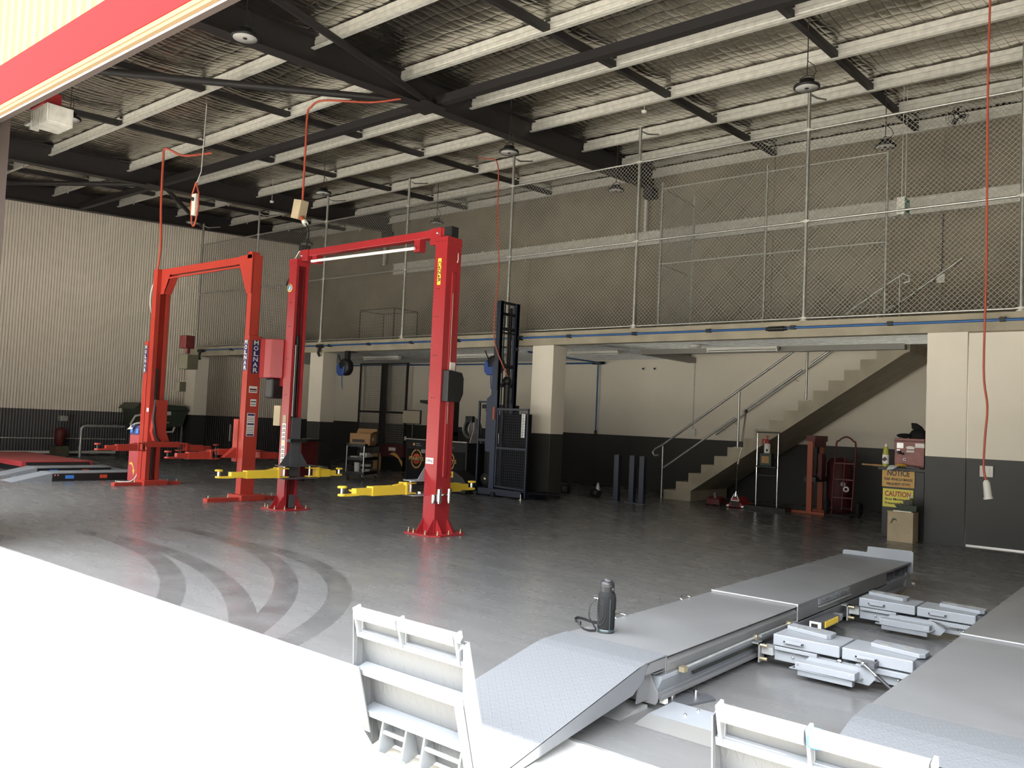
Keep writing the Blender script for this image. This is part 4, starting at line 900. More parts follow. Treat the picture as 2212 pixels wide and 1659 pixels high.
# ================================================================ DRIVE-ON LIFT (foreground)
t = T('drive_on_lift', 'large grey drive-on platform lift with ramps and jacking beams beside the door threshold', 'car lift', (-1.8, 6.5, 0))
DT = .285
def runway(x0, x1, full):
    G = 'deck_grey'
    dk = MB().box(x0, x1, 4.41, 6.47, DT-.006, DT).box(x0, x1, 4.41, 4.42, .2, DT)
    dk.box(x0-.0, x1+.0, 6.47, 9.76, DT-.012, DT+.012)
    dk.box(x0, x0+.02, 6.47, 9.76, .16, DT)
    d = t.p('deck_plate', dk, G, bev=.004)
    t.p('deck_seam', MB().box(x0, x1+.002, 6.466, 6.474, DT+.008, DT+.016).box(x1-.004, x1+.004, 6.465, 6.473, .17, DT+.015), 'alu_dull', d)
    for yy in (8.15, 8.6): t.p('deck_seam', MB().box(x0, x1-.05, yy-.002, yy+.002, DT+.011, DT+.0135), 'grey_dark', d)
    # side: rounded top channel, web with slot, bottom lip
    sd = MB().box(x1-.05, x1-.01, 4.43, 6.46, .17, DT-.03)
    sd.prism([(x1-.06, .19), (x1-.005, .19), (x1+.0, .24), (x1-.02, .265), (x1-.06, .265)], 'y', 4.44, 6.46)
    sd.box(x1-.03, x1-.0, 6.48, 8.85, .16, DT-.01)
    t.p('side_channel', sd, G, d, bev=.003)
    w = MB().prism([(x1-.10, .175), (x1+.0, .175), (x1+.0, .155), (x1-.035, .07), (x1-.035, .03), (x1-.10, .03)], 'y', 4.36, 9.6)
    wb_ = t.p('side_beam', w, 'grey_paint' if full else G, bev=.003)
    t.p('bottom_rail', MB().box(x1-.04, x1+.01, 4.36, 9.6, .045, .062), G, wb_)
    t.p('slot', MB().hull4([(x1-.005, 4.75, .118), (x1-.004, 4.78, .110), (x1-.004, 6.2, .110), (x1-.005, 6.2, .118)], [(x1+.0-.012, 4.75, .130), (x1-.002, 4.78, .134), (x1-.002, 6.2, .134), (x1-.012, 6.2, .130)]), 'ink', wb_)
    lw = MB().box(x0+.02, x0+.05, 4.4, 9.6, .03, DT-.01).box(x0+.05, x1-.1, 4.42, 9.6, .03, .07)
    t.p('inner_beam', lw, 'grey_dark', wb_)
    # end plate with slot at the ramp
    e = MB().prism([(x1-.22, .03), (x1-.0, .03), (x1+.012, .05), (x1+.012, .10), (x1-.035, .175), (x1-.04, .21), (x1-.22, .21)], 'y', 4.30, 4.312)
    e.prism([(x0, .03), (x0+.2, .03), (x0+.2, .21), (x0, .21)], 'y', 4.30, 4.312)
    ep = t.p('end_plate', e, G, bev=.002)
    t.p('end_slot', MB().box(x1-.13, x1-.10, 4.296, 4.30, .07, .17), 'ink', ep)
    gt = MB().prism([(4.19, .22), (4.41, .22), (4.42, .278), (4.24, .278), (4.20, .25)], 'x', x1-.012, x1-.002); gt.box(x1-.06, x1-.01, 4.30, 4.43, .20, .205).prism([(4.18, .05), (4.30, .05), (4.30, .27), (4.22, .27)], 'x', x1-.06, x1-.05)
    t.p('hinge_bracket', gt, G, ep)
    # front ribs near far end
    rb = MB()
    for yy in (8.9, 9.05, 9.2, 9.5, 9.62, 9.7): rb.box(x1-.07, x1-.02, yy, yy+.012, .17, DT-.01)
    rb.box(x1-.1, x1-.07, 8.88, 9.75, .16, DT-.01); t.p('side_rib', rb, 'grey_dark', d)
    # end stop
    es = MB().prism([(x0, DT-.1), (x1+.02, DT-.1), (x1+.02, DT+.115), (x1, DT+.13), (x0+.27, DT+.125), (x0+.26, DT+.06), (x0+.02, DT+.06), (x0, DT+.045)], 'y', 9.76, 9.772)
    t.p('end_stop', es, 'grey_paint', bev=.002)
    t.p('end_foot', MB().prism([(9.6, .02), (9.86, .02), (9.82, .08), (9.72, .2), (9.6, .2)], 'x', x1-.02, x1-.008), 'grey_paint')
    # scissor base under the runway
    sc = MB().box(x0+.12, x1-.14, 4.6, 9.4, .0, .03).bar((x0+.2, 4.7, .06), (x0+.2, 9.3, .10), .05, .03)
    t.p('scissor_base', sc, 'grey_dark')
    # ramp with bent chequer plate
    rp = MB()
    prof = [(4.42, .292), (4.18, .288), (4.10, .278), (2.98, .048), (2.90, .030)]
    th = .006
    for i in range(len(prof)-1):
        (ya, za), (yb, zb) = prof[i], prof[i+1]
        rp.hull4([(x0, yb, zb-th), (x1, yb, zb-th), (x1, ya, za-th), (x0, ya, za-th)], [(x0, yb, zb), (x1, yb, zb), (x1, ya, za), (x0, ya, za)])
    ra = t.p('ramp', rp, 'chequer_grey')
    sk = MB()
    for xx in (x0, x1-.006): sk.prism([(4.20, .28), (4.10, .276), (2.98, .046), (2.98, .012), (3.1, .022), (4.05, .14), (4.16, .20)], 'x', xx, xx+.006)
    t.p('ramp_skirt', sk, 'chequer_grey', ra)
    t.p('hinge_tube', MB().tube([(x0+.05, 4.22, .235), (x1-.05, 4.22, .235)], .03, 12), 'grey_paint', ra)
    # roll-off stop flap standing at the foot of the ramp
    A0 = Vector((0, 2.86, .02)); A1 = Vector((0, 2.68, .66)); dn = (A1-A0).normalized(); nn = Vector((0, dn.z, -dn.y))*-1
    def F(x, s, o): q = A0+dn*s+nn*o; return (x, q.y, q.z)
    Ls = (A1-A0).length
    def fbox(mb, xa, xb, sa, sb, oa, ob):
        return mb.hull4([F(xa, sa, oa), F(xb, sa, oa), F(xb, sa, ob), F(xa, sa, ob)], [F(xa, sb, oa), F(xb, sb, oa), F(xb, sb, ob), F(xa, sb, ob)])
    fp = MB(); fbox(fp, x0, x1, 0, Ls, -.006, 0)
    fl = t.p('wheel_stop_flap', fp, 'chequer_grey', bev=.0)
    sd = MB(); 
    for xa in (x0, x1-.006):
        sd.prism([F(0, a_, b_)[1:] for a_, b_ in ((.0, 0), (Ls, 0), (Ls, .03), (Ls*.62, .085), (.10, .085), (.0, .05))], 'x', xa, xa+.006)
    # returned lips, lower half only
    fbox(sd, x0, x0+.055, .10, Ls*.66, .082, .088); fbox(sd, x1-.055, x1, .10, Ls*.66, .082, .088)
    t.p('flap_side_lip', sd, 'chequer_grey', fl)
    rbm = MB()
    for s_, h_ in ((Ls*.86, .035), (Ls*.60, .07), (Ls*.28, .075)): fbox(rbm, x0+.006, x1-.006, s_-.012, s_+.018, 0, h_)
    t.p('flap_rib', rbm, 'grey_paint', fl, bev=.003)
    br = MB()
    xm = (x0+x1)/2-.03
    for xx in (x0+.03, xm, x1-.035): fbox(br, xx-.006, xx+.006, Ls*.86, Ls+.05, .0, .045)
    for k, xx in enumerate((x0+.11, xm-.06, xm+.06, x1-.1)):
        s_ = 1 if k % 2 else -1
        br.hull4([F(xx-.006, 0, 0), F(xx+.006, 0, 0), F(xx+.006, 0, .12), F(xx-.006, 0, .12)], [F(xx-.006, Ls*.27, 0), F(xx+.006, Ls*.27, 0), F(xx+.006, Ls*.27, .03), F(xx-.006, Ls*.27, .03)])
    t.p('flap_bracket', br, 'grey_paint', fl, bev=.002)
    for a_, b_ in ((x0+.04, xm-.01), (xm+.01, x1-.045)):
        c0 = F(a_, Ls+.02, .03); c1 = F(b_, Ls+.02, .03)
        t.p('flap_roller', MB().tube([c0, c1], .03, 18), 'alu', fl)
    t.p('roller_bolt', MB().tube([F(x1-.03, Ls+.02, .03), F(x1-.005, Ls+.02, .03)], .014, 6), 'chrome', fl)
    t.p('flap_axle', MB().tube([F(x0+.11, .10, .05), F(xm-.06, .10, .05)], .012, 10).tube([F(xm+.06, .10, .05), F(x1-.1, .10, .05)], .012, 10), 'alu_dull', fl)
    t.p('flap_foot_roller', MB().tube([F(x0+.10, .01, .11), F(xm-.05, .01, .11)], .02, 12).tube([F(xm+.05, .01, .11), F(x1-.09, .01, .11)], .02, 12), 'alu', fl)
    return d
dL = runway(-3.11, -2.39, True); dR = runway(-1.26, -.54, False)
fb = MB()
t.p('tape_mark', MB().tube([(-.93, 2.652, .668), (-.90, 2.652, .668)], .032, 14), 'sticker_blue')
for y in (5.06, 6.02): t.p('hook', MB().tube([(-3.115, y-.03, .27), (-3.14, y-.03, .285), (-3.145, y+.0, .30), (-3.12, y+.04, .30), (-3.10, y+.05, .292)], .006, 8), 'chrome')
t.p('brake_rod', MB().tube([(-2.355, 4.60, .195), (-2.355, 5.62, .205), (-2.34, 5.66, .2)], .008, 8).tube([(-2.355, 5.6, .205), (-2.36, 6.25, .20)], .006, 8), 'alu_dull')
t.p('rod_clevis', MB().box(-2.375, -2.34, 4.54, 4.585, .175, .205).box(-2.37, -2.345, 5.60, 5.63, .185, .215).box(-2.375, -2.34, 6.2, 6.24, .185, .215), 'brass_zinc')
pl = t.p('name_plate', MB().box(-2.389, -2.383, 6.92, 7.7, .235, .285), 'grey_paint', label='grey raised name plate on the runway side')
txt('HeavyLifter', .05, (-2.381, 7.31, .262), (0, 1, 0), UPZ, 'deck_grey', pl, 'lettering', .01, t.loc, .72, ex=.003)
t.p('plate_lip', MB().box(-2.385, -2.365, 6.9, 7.7, .222, .226), 'alu_dull')
t.p('valve_block', MB().box(-2.34, -2.25, 6.60, 7.02, .10, .165), 'grey_dark', bev=.003)
t.p('position_label', MB().box(-2.25, -2.244, 6.68, 6.98, .115, .16), 'label_yellow'); t.p('indicator', MB().box(-2.34, -2.25, 6.595, 6.60, .105, .165), 'label_white'); t.p('indicator', MB().box(-2.325, -2.275, 6.59, 6.596, .115, .15), 'ink'); t.p('limit_switch', MB().box(-2.33, -2.27, 7.08, 7.16, .10, .15), 'alu')
def jack(y, l, lever):
    """jacking beam hung between the runways"""
    j = t.p('jacking_beam', MB().box(-2.25, -1.805, y, y+.31, .165, .24).box(-1.79, -1.36, y, y+.31, .165, .24), 'grey_paint', bev=.006, label=l)
    t.p('extension_end', MB().box(-1.36, -1.26, y+.04, y+.29, .175, .232), 'grey_dark', j)
    # pads on top
    t.p('lifting_pad', MB().prism([(-2.23, y+.20), (-1.93, y+.12), (-1.91, y+.15), (-1.91, y+.26), (-1.95, y+.28), (-2.23, y+.31)], 'z', .24, .268), 'grey_paint', j, bev=.004)
    t.p('lifting_pad', MB().prism([(-1.66, y+.17), (-1.35, y+.10), (-1.32, y+.13), (-1.32, y+.24), (-1.36, y+.26), (-1.66, y+.29)], 'z', .24, .268), 'grey_paint', j, bev=.004)
    for x_ in (-2.14, -2.02, -1.57, -1.43): t.p('pad_socket', MB().lathe([(.001, .2685), (.028, .2685), (.034, .2705), (.036, .2685)], (x_, y+.21, 0), 16), 'alu_dull', j)
    for x_ in (-2.17, -1.70):
        t.p('grip_handle', MB().box(x_, x_+.13, y-.022, y-.012, .195, .215).box(x_, x_+.012, y-.022, y, .197, .213).box(x_+.118, x_+.13, y-.022, y, .197, .213), 'grey_paint', j, bev=.002)
    lo = MB().box(-2.24, -1.95, y+.0, y+.12, .135, .16).box(-2.25, -1.28, y+.03, y+.24, .06, .14).box(-1.70, -1.28, y-.01, y+.1, .12, .155)
    t.p('scissor_body', lo, 'grey_paint', j, bev=.003)
    t.p('tool_tray', MB().box(-2.04, -1.66, y-.15, y-.06, .08, .125).box(-2.03, -1.68, y-.13, y-.08, .035, .085), 'grey_paint', j, bev=.003)
    t.p('tray_bracket', MB().prism([(-2.06, .06), (-1.6, .05), (-1.56, .10), (-1.6, .15), (-1.98, .15)], 'y', y-.06, y-.045).box(-2.0, -1.7, y-.05, y+.04, .07, .09), 'grey_paint', j)
    t.p('tray_rail', MB().tube([(-2.04, y-.06, .085), (-2.06, y-.18, .085), (-1.66, y-.18, .085), (-1.64, y-.06, .085)], .006, 8), 'grey_paint', j)
    b = MB()
    for x_, z_ in ((-2.12, .10), (-2.2, .148), (-1.45, .10)): b.ball((x_, y+.028, z_), .011, 8)
    for x_ in (-2.02, -1.69): b.tube([(x_, y-.152, .108), (x_, y-.148, .108)], .008, 8)
    t.p('bolt', b, 'chrome', j)
    hb = MB().box(-2.33, -2.25, y+.0, y+.10, .09, .14).box(-2.345, -2.335, y-.02, y+.06, .03, .16).box(-2.39, -2.335, y-.02, y+.06, .15, .16)
    t.p('hanger', hb, 'alu_dull', j)
    w = MB()
    for z_ in (.15, .06): w.tube([(-2.33, y-.02, z_), (-2.28, y-.02, z_)], .012, 10)
    t.p('guide_roller', w, 'brass_zinc', j)
    if lever:
        t.p('hydraulic_port', MB().lathe([(.008, -.01), (.016, -.01), (.018, 0), (.018, .01)], (-1.80, y-.01, .145), 14, 'y'), 'chrome', j)
        lv = t.p('pump_lever', MB().tube([(-1.62, y-.12, .195), (-1.50, y-.17, .13)], .007, 10).ball((-1.62, y-.12, .197), .016), 'chrome', j); t.p('lever_grip', MB().tube([(-1.525, y-.16, .145), (-1.42, y-.20, .09)], .012, 10), 'black', lv)
        t.p('lever_bracket', MB().box(-1.64, -1.56, y-.1, y+.0, .165, .20), 'grey_dark', j)
    else:
        t.p('pump_lever', MB().tube([(-1.66, y-.04, .15), (-1.55, y-.12, .14), (-1.45, y-.17, .14)], .007, 8), 'chrome', j)
jack(5.65, 'nearer grey jacking beam with pump lever', True)
jack(7.52, 'farther grey jacking beam', False)
# floor plates under the lift
t = T('cover_plate', 'flat aluminium floor plate with sloping front between the runways', 'floor plate', (-1.9, 4.2, 0))
t.p('top', MB().box(-2.36, -1.2, 4.18, 4.46, 0, .022), 'grey_paint'); t.p('slope', MB().prism([(4.18, .022), (4.02, .001), (4.18, .001)], 'x', -2.36, -1.2), 'alu')
c = MB()
for x in (-2.2, -1.75, -1.35): c.ball((x, 4.3, .023), .01, 8).ball((x+.02, 4.42, .023), .01, 8)
t.p('screw', c, 'chrome')
t = T('cover_plate', 'small bent aluminium plate under the left ramp hinge', 'floor plate', (-2.5, 4.2, 0))
t.p('top', MB().box(-2.95, -2.44, 4.16, 4.3, 0, .02), 'alu_dull'); t.p('slope', MB().prism([(4.16, .02), (4.0, .001), (4.16, .001)], 'x', -2.95, -2.44), 'alu_dull')
t = T('anchor_plate', 'steel anchor plate with bolts beside the left runway end', 'plate', (-2.3, 4.6, 0))
t.p('plate', MB().prism([(-2.45, 4.40), (-2.3, 4.45), (-2.22, 4.72), (-2.3, 4.78), (-2.45, 4.62)], 'z', 0, .014), 'grey_dark'); t.p('bolt', MB().tube([(-2.33, 4.68, .01), (-2.33, 4.68, .05)], .014, 6).tube([(-2.42, 4.55, .01), (-2.42, 4.55, .04)], .02, 8), 'chrome'); t.p('spacer', MB().box(-2.42, -2.38, 4.40, 4.43, .014, .04), 'plastic_white')
t = T('floor_offcut', 'tiny white offcut lying on the floor past the runway end', 'scrap'  , (-2.47, 10.2, 0)); t.p('piece', MB().box(-2.49, -2.45, 10.17, 10.21, 0, .015), 'plastic_white')
# bottle
B = (-2.945, 4.62, DT)
t = T('insulated_bottle', 'black insulated bottle in a padded sleeve standing on the left runway', 'bottle', B)
def bl(pr): return MB().lathe(pr, B, 32)
t.p('base', bl([(.001, 0), (.042, 0), (.044, .004), (.044, .02), (.040, .022)]), 'teal_band')
t.p('base_ring', bl([(.0445, .0), (.0455, .003), (.0445, .007)]), 'black')
t.p('sleeve', bl([(.042, .018), (.045, .03), (.046, .12), (.0465, .20), (.044, .222), (.038, .232), (.036, .238), (.001, .238)]), 'black_soft')
s = MB()
def on(a, z, r=.0475): return (B[0]+r*math.cos(a), B[1]+r*math.sin(a), B[2]+z)
a0 = -1.75
for (w_, zl, zh) in ((.42, .07, .17), (.65, .045, .19)):
    pts = [on(a0+w_*math.cos(q)*1.0, (zl+zh)/2+(zh-zl)/2*math.sin(q)) for q in [i*2*PI/24 for i in range(25)]]; s.tube(pts, .0018, 6)
t.p('stitching', s, 'black'); t.p('side_seam', MB().tube([on(-.6, .02, .046), on(-.6, .2, .0475)], .002, 6), 'teal_band')
t.p('collar', bl([(.037, .236), (.038, .262), (.039, .27), (.036, .275), (.001, .275)]), 'black')
M1 = Matrix.Rotation(.32, 4, Vector((.3, 1, 0)))
lid = MB().lathe([(.037, 0), (.038, .012), (.034, .022), (.022, .034), (.001, .038)], (B[0]-.003, B[1], B[2]+.268), 28, M=M1); t.p('lid', lid, 'black')
t.p('lid_panel', MB().lathe([(.001, .0405), (.017, .0385), (.019, .036)], (B[0]-.006, B[1]-.004, B[2]+.268), 20, M=M1), 'grey_dark')
t.p('latch', MB().ball((B[0]+.04, B[1]-.008, B[2]+.252), .011, 10, .8, .6, 1.1).bar((B[0]+.02, B[1]-.01, B[2]+.285), (B[0]+.038, B[1]-.01, B[2]+.272), .012, .006), 'black')
t.p('sleeve_flap', MB().prism([(B[0]+.028, B[2]+.13), (B[0]+.05, B[2]+.135), (B[0]+.05, B[2]+.21), (B[0]+.032, B[2]+.225)], 'y', B[1]-.012, B[1]+.012), 'black_soft')
def ribbon(pts, w, ups):
    mb = MB(); vs = []
    for p, u in zip(pts, ups):
        p = Vector(p); u = Vector(u).normalized(); vs += [p-u*w/2, p+u*w/2]
    k = len(pts); mb.add(vs, [(2*i, 2*i+1, 2*i+3, 2*i+2) for i in range(k-1)], True)
    mb.add([v+Vector((0.0016, -.0016, .001)) for v in vs], [(2*i, 2*i+2, 2*i+3, 2*i+1) for i in range(k-1)], True); return mb
def sm3(P, n=5):
    P = [Vector(p) for p in P]; out = []
    for i in range(len(P)-1):
        p0 = P[max(i-1, 0)]; p1 = P[i]; p2 = P[i+1]; p3 = P[min(i+2, len(P)-1)]
        for k in range(n):
            u = k/n; out.append(0.5*((2*p1)+(-p0+p2)*u+(2*p0-5*p1+4*p2-p3)*u*u+(-p0+3*p1-3*p2+p3)*u**3))
    return out+[P[-1]]
bx, by, bz = B
P1 = sm3([(bx-.030, by-.030, bz+.225), (bx-.036, by-.036, bz+.19), (bx-.058, by-.045, bz+.165), (bx-.074, by-.05, bz+.13), (bx-.072, by-.052, bz+.08), (bx-.045, by-.05, bz+.04), (bx-.026, by-.052, bz+.014)])
t.p('strap', ribbon(P1, .017, [(.8, -.5, .15+.02*i) for i in range(len(P1))]), 'black')
P2 = sm3([(bx-.026, by-.052, bz+.012), (bx-.06, by-.07, bz+.008), (bx-.115, by-.052, bz+.008), (bx-.155, by-.015, bz+.016), (bx-.165, by+.01, bz+.02)])
t.p('strap', ribbon(P2, .016, [(.0, -.35, 1)]*len(P2)), 'black')
P3 = sm3([(bx-.04, by-.0, bz+.045), (bx-.09, by+.01, bz+.036), (bx-.15, by+.015, bz+.042), (bx-.19, by+.01, bz+.042), (bx-.197, by-.005, bz+.030), (bx-.17, by-.004, bz+.022)])
t.p('strap', ribbon(P3, .02, [(.0, -.3, 1)]*len(P3)), 'black')
t.p('buckle', MB().box(bx-.052, bx-.028, by-.045, by-.038, bz+.193, bz+.197).box(bx-.030, bx-.027, by-.045, by-.038, bz+.19, bz+.2), 'chrome')
t.p('strap_slider', MB().box(bx-.168, bx-.152, by-.018, by-.008, bz+.008, bz+.034), 'black', bev=.002)

t.o.scale = (1.22, 1.22, 1.1)
# ================================================================ BACK OF THE WORKSHOP
# hose reels hanging from the edge beam
def reel(x, y, z, l):
    t = T('blue_hose_reel', l, 'hose reel', (x, y, z), group='blue hose reels under the mezzanine edge')
    t.p('drum', MB().lathe([(.001, -.11), (.17, -.11), (.22, -.08), (.23, 0), (.22, .08), (.17, .11), (.001, .11)], (x, y, z), 28, 'y'), 'black')
    t.p('blue_shell', MB().prism([(x-.235, z-.02), (x-.20, z+.09), (x-.13, z+.10), (x-.10, z-.04), (x+.0, z-.04), (x+.10, z+.04), (x+.06, z-.22), (x-.14, z-.235), (x-.22, z-.16)], 'y', y-.135, y-.06), 'blue_plastic', bev=.015)
    t.p('hanger', MB().box(x-.02, x+.12, y-.05, y+.05, z+.2, 3.34).box(x-.02, x+.12, y-.05, y+.25, 3.32, 3.34), 'black', bev=.005)
    t.p('hose', MB().tube([(x-.08, y-.05, z-.2), (x-.08, y-.05, z-.35), (x-.05, y-.05, z-.55)], .012, 8), 'blue_pipe'); t.p('nozzle', MB().tube([(x-.05, y-.05, z-.55), (x-.03, y-.05, z-.62)], .012, 8), 'chrome')
    t.p('feed_hose', MB().tube(sm3([(x-.33, y-.0, 3.24), (x-.25, y, 3.1), (x-.18, y, 3.02), (x-.12, y, z+.2)]), .014, 8), 'black_cable')
reel(-17.72, 14.4, 2.90, 'blue and black hose reel hanging right of the second column')
reel(-12.42, 14.4, 2.90, 'blue and black hose reel hanging behind the blue stacker mast')
# wire mesh doors on the back wall
t = T('wire_mesh_doors', 'tall pair of wire mesh cage doors standing against the back wall', 'cage', (-21.8, 19.35, 0))
fr = MB()
for x in (-22.93, -21.80, -21.55, -20.55): fr.box(x-.03, x+.03, 19.3, 19.36, 0, 3.48)
for z in (.03, 1.78, 3.46): fr.box(-22.93, -20.55, 19.3, 19.36, z-.03, z+.03)
fr.box(-21.80, -21.55, 19.31, 19.36, 0, 3.48)
t.p('frame', fr, 'dark_steel')
for a, b in ((-22.9, -21.83), (-21.52, -20.58)): t.p('wire_mesh', MB().wiregrid((a, 19.33, .05), (b-a, 0, 0), (0, 0, 3.4), 16, 46, .0045), 'mesh_wire')
# service trolley
tr = T('service_trolley', 'black three shelf service trolley carrying boxes and buckets', 'trolley', (-16.55, 14.15, 0), 0.42)
# local: short side x (-.25..25), long side y (-.42...42)
L2 = dict(w=False)
for z in (.16, .52, .86): tr.p('shelf', MB().box(-.24, .24, -.42, .42, z-.02, z).box(-.24, .24, -.42, -.41, z-.03, z+.05).box(-.24, -.23, -.42, .42, z-.03, z+.05).box(.23, .24, -.42, .42, z-.03, z+.05).box(-.24, .24, .41, .42, z-.03, z+.05), 'black', w=False)
for sx in (-1, 1):
    for sy in (-1, 1):
        tr.p('post', MB().box(sx*.24-.015, sx*.24+.015, sy*.42-.015, sy*.42+.015, .1, .92), 'black', w=False)
        wq = tr.p('caster', MB().lathe([(.001, -.015), (.045, -.015), (.045, .015), (.001, .015)], (sx*.2, sy*.38, .045), 16, 'x'), 'rubber', w=False); tr.p('caster_fork', MB().box(sx*.2-.022, sx*.2-.017, sy*.38-.02, sy*.38+.02, .04, .13).box(sx*.2+.017, sx*.2+.022, sy*.38-.02, sy*.38+.02, .04, .13), 'chrome', wq, w=False)
tr.p('handle_post_face', MB().box(.225, .245, -.44, -.43, .2, .85).box(-.245, -.225, -.44, -.43, .2, .85), 'alu_dull', w=False)
def loc(p, o=(-16.55, 14.15), a=.42): c, s = math.cos(a), math.sin(a); return (o[0]+p[0]*c-p[1]*s, o[1]+p[0]*s+p[1]*c, p[2])
def onbox(name, w, d, h, p, mt, l, cat, rz=.42, print_=None, grp=None):
    q = loc(p); t = T(name, l, cat, q, rz, grp); t.p('body', MB().box(-w/2, w/2, -d/2, d/2, 0, h), mt, w=False, bev=.004)
    if print_: t.p('print', MB().box(-w*.3, w*.3, -d/2-.002, -d/2, h*.3, h*.6), print_, w=False)
    return t
onbox('small_carton', .2, .26, .07, (-.08, -.22, .52), 'label_white', 'flat white carton on the second trolley shelf, left', 'box')
onbox('small_carton', .2, .22, .15, (.05, .02, .52), 'plastic_white', 'white carton with round mark on the second trolley shelf', 'box', print_='dark_steel')
onbox('small_carton', .16, .18, .12, (.05, .27, .52), 'label_white', 'plain white carton at the right of the second trolley shelf', 'box')
for x, y, r, h, l, lab in ((-.02, -.24, .08, .26, 'tall white bucket on the bottom trolley shelf', 0), (.04, .12, .13, .2, 'wide white lidded tub with dark print on the bottom trolley shelf', 1)):
    q = loc((x, y, .16)); t = T('white_tub', l, 'bucket', q); t.p('body', MB().lathe([(.001, 0), (r*.88, 0), (r, h), (.001, h)], q, 20), 'label_white'); t.p('lid', MB().lathe([(.001, h+.015), (r*1.05, h+.015), (r*1.05, h-.01), (r, h-.01)], q, 20), 'plastic_white')
    if lab: t.p('print', MB().lathe([(r*.96, h*.5), (r*.99, h*.8)], q, 20), 'dark_steel')
q = loc((-.0, -.02, .865)); t = T('open_cardboard_box', 'open brown cardboard box with flaps on top of the trolley', 'box', q, .55)
mb = MB().box(-.27, .27, -.26, -.252, 0, .3).box(-.27, .27, .252, .26, 0, .3).box(-.27, -.262, -.26, .26, 0, .3).box(.262, .27, -.26, .26, 0, .3).box(-.27, .27, -.26, .26, 0, .008)
t.p('carton', mb, 'cardboard', w=False)
t.p('flap', MB().hull4([(-.27, .252, .3), (.27, .252, .3), (.27, .26, .3), (-.27, .26, .3)], [(-.25, .33, .42), (.25, .33, .42), (.25, .338, .42), (-.25, .338, .42)]).hull4([(.262, -.26, .3), (.262, .26, .3), (.27, .26, .3), (.27, -.26, .3)], [(.36, -.25, .36), (.36, .25, .36), (.368, .25, .36), (.368, -.25, .36)]), 'cardboard', w=False)
t.p('print', MB().box(-.2, .12, -.264, -.26, .08, .15), 'dark_steel', w=False); t.p('sticker', MB().box(.27, .273, -.12, .02, .12, .2), 'label_white', w=False)
t = T('brown_carton', 'dull brown carton on the floor behind the trolley', 'box', (-19.55, 17.6, 0)); t.p('body', MB().box(-19.85, -19.44, 17.4, 17.8, 0, .48), 'cardboard', bev=.004); t.p('tape', MB().box(-19.63, -19.57, 17.39, 17.81, .2, .483), 'cardboard_light')
t = T('red_carton', 'large dark red carton with white label and gold swoosh behind the trolley', 'box', (-18.95, 17.55, 0))
t.p('body', MB().box(-19.42, -18.42, 17.3, 17.8, .42, .80), 'box_red', bev=.004); t.p('lower_box', MB().box(-19.38, -18.42, 17.3, 17.8, 0, .42), 'black_soft')
t.p('label', MB().box(-19.05, -18.75, 17.29, 17.3, .6, .7), 'label_white'); t.p('gold_swoosh', MB().prism([(-19.0, .50), (-18.8, .56), (-18.65, .50), (-18.5, .36), (-18.42, .3), (-18.42, .15), (-18.52, .28), (-18.6, .38), (-18.75, .44), (-18.85, .47)], 'y', 17.285, 17.295), 'gold')
t = T('floor_carton', 'two tone grey carton on the floor at the foot of the second column', 'box', (-18.6, 14.25, 0)); t.p('body', MB().box(-18.95, -18.3, 14.1, 14.45, 0, .19), 'alu_dull'); t.p('lid', MB().box(-18.96, -18.5, 14.09, 14.46, .16, .195), 'plastic_white')
# oil tanks
def tank(x0, x1, y0, l, dx=0):
    t = T('oil_tank', l, 'oil tank', ((x0+x1)/2, y0+.4, 0), group='black oil tanks with gold lettering')
    b = t.p('body', MB().box(x0, x1, y0, y0+.8, .0, 1.08), 'black', bev=.015)
    cx = (x0+x1)/2+dx; y = y0-.002
    t.p('raised_panel', MB().box(x0+.05, x1-.05, y0-.008, y0, .08, .86), 'black_soft', b)
    y -= .01
    ring = MB()
    for s_ in range(40):
        a = 2*PI*s_/40
        if abs(math.sin(a)) < .28: continue
        if abs(a-PI/2) < .12: continue
        a2 = a+2*PI/40*.72
        ring.add([(cx+r*math.cos(q)*.82, y-dd, .62+r*math.sin(q)) for dd in (0, .003) for (r, q) in ((.20, a), (.235, a), (.235, a2), (.20, a2))], [(3,2,1,0), (4,5,6,7), (0,1,5,4), (2,3,7,6)])
    lg = t.p('logo', ring, 'gold', b, label='gold ring emblem with PENRITE lettering')
    t.p('logo_disc', MB().lathe([(.001, -.003), (.13, -.003), (.13, 0)], (cx, y, .62), 28, 'y'), 'logo_red', lg)
    t.p('logo_band', MB().box(cx-.17, cx+.17, y-.006, y-.003, .565, .675), 'ink', lg)
    txt('PENRITE', .125, (cx, y-.008, .62), RT, UPZ, 'gold', lg, 'lettering', .012, t.loc, .50)
    t.p('small_badge', MB().lathe([(.001, -.002), (.035, -.002), (.035, 0)], (cx-.12, y0-.001, .97), 12, 'y'), 'gold', b); t.p('small_print', MB().box(cx-.05, cx+.08, y0-.003, y0, .985, 1.0).box(cx-.05, cx+.16, y0-.003, y0, .955, .96).box(cx-.05, cx+.13, y0-.003, y0, .935, .94), 'alu_dull', b)
    t.p('top_rail', MB().box(x0-.02, x1, y0-.03, y0+.0, 1.085, 1.11), 'alu', b)
    t.p('rail_end', MB().box(x0-.04, x0-.01, y0-.04, y0+.0, 1.05, 1.15), 'alu', b)
tank(-15.28, -14.28, 14.45, 'black oil tank showing the full gold name, left of the front red post', -.1)
tank(-14.22, -13.22, 14.45, 'black oil tank partly hidden by the front red post', -.06)
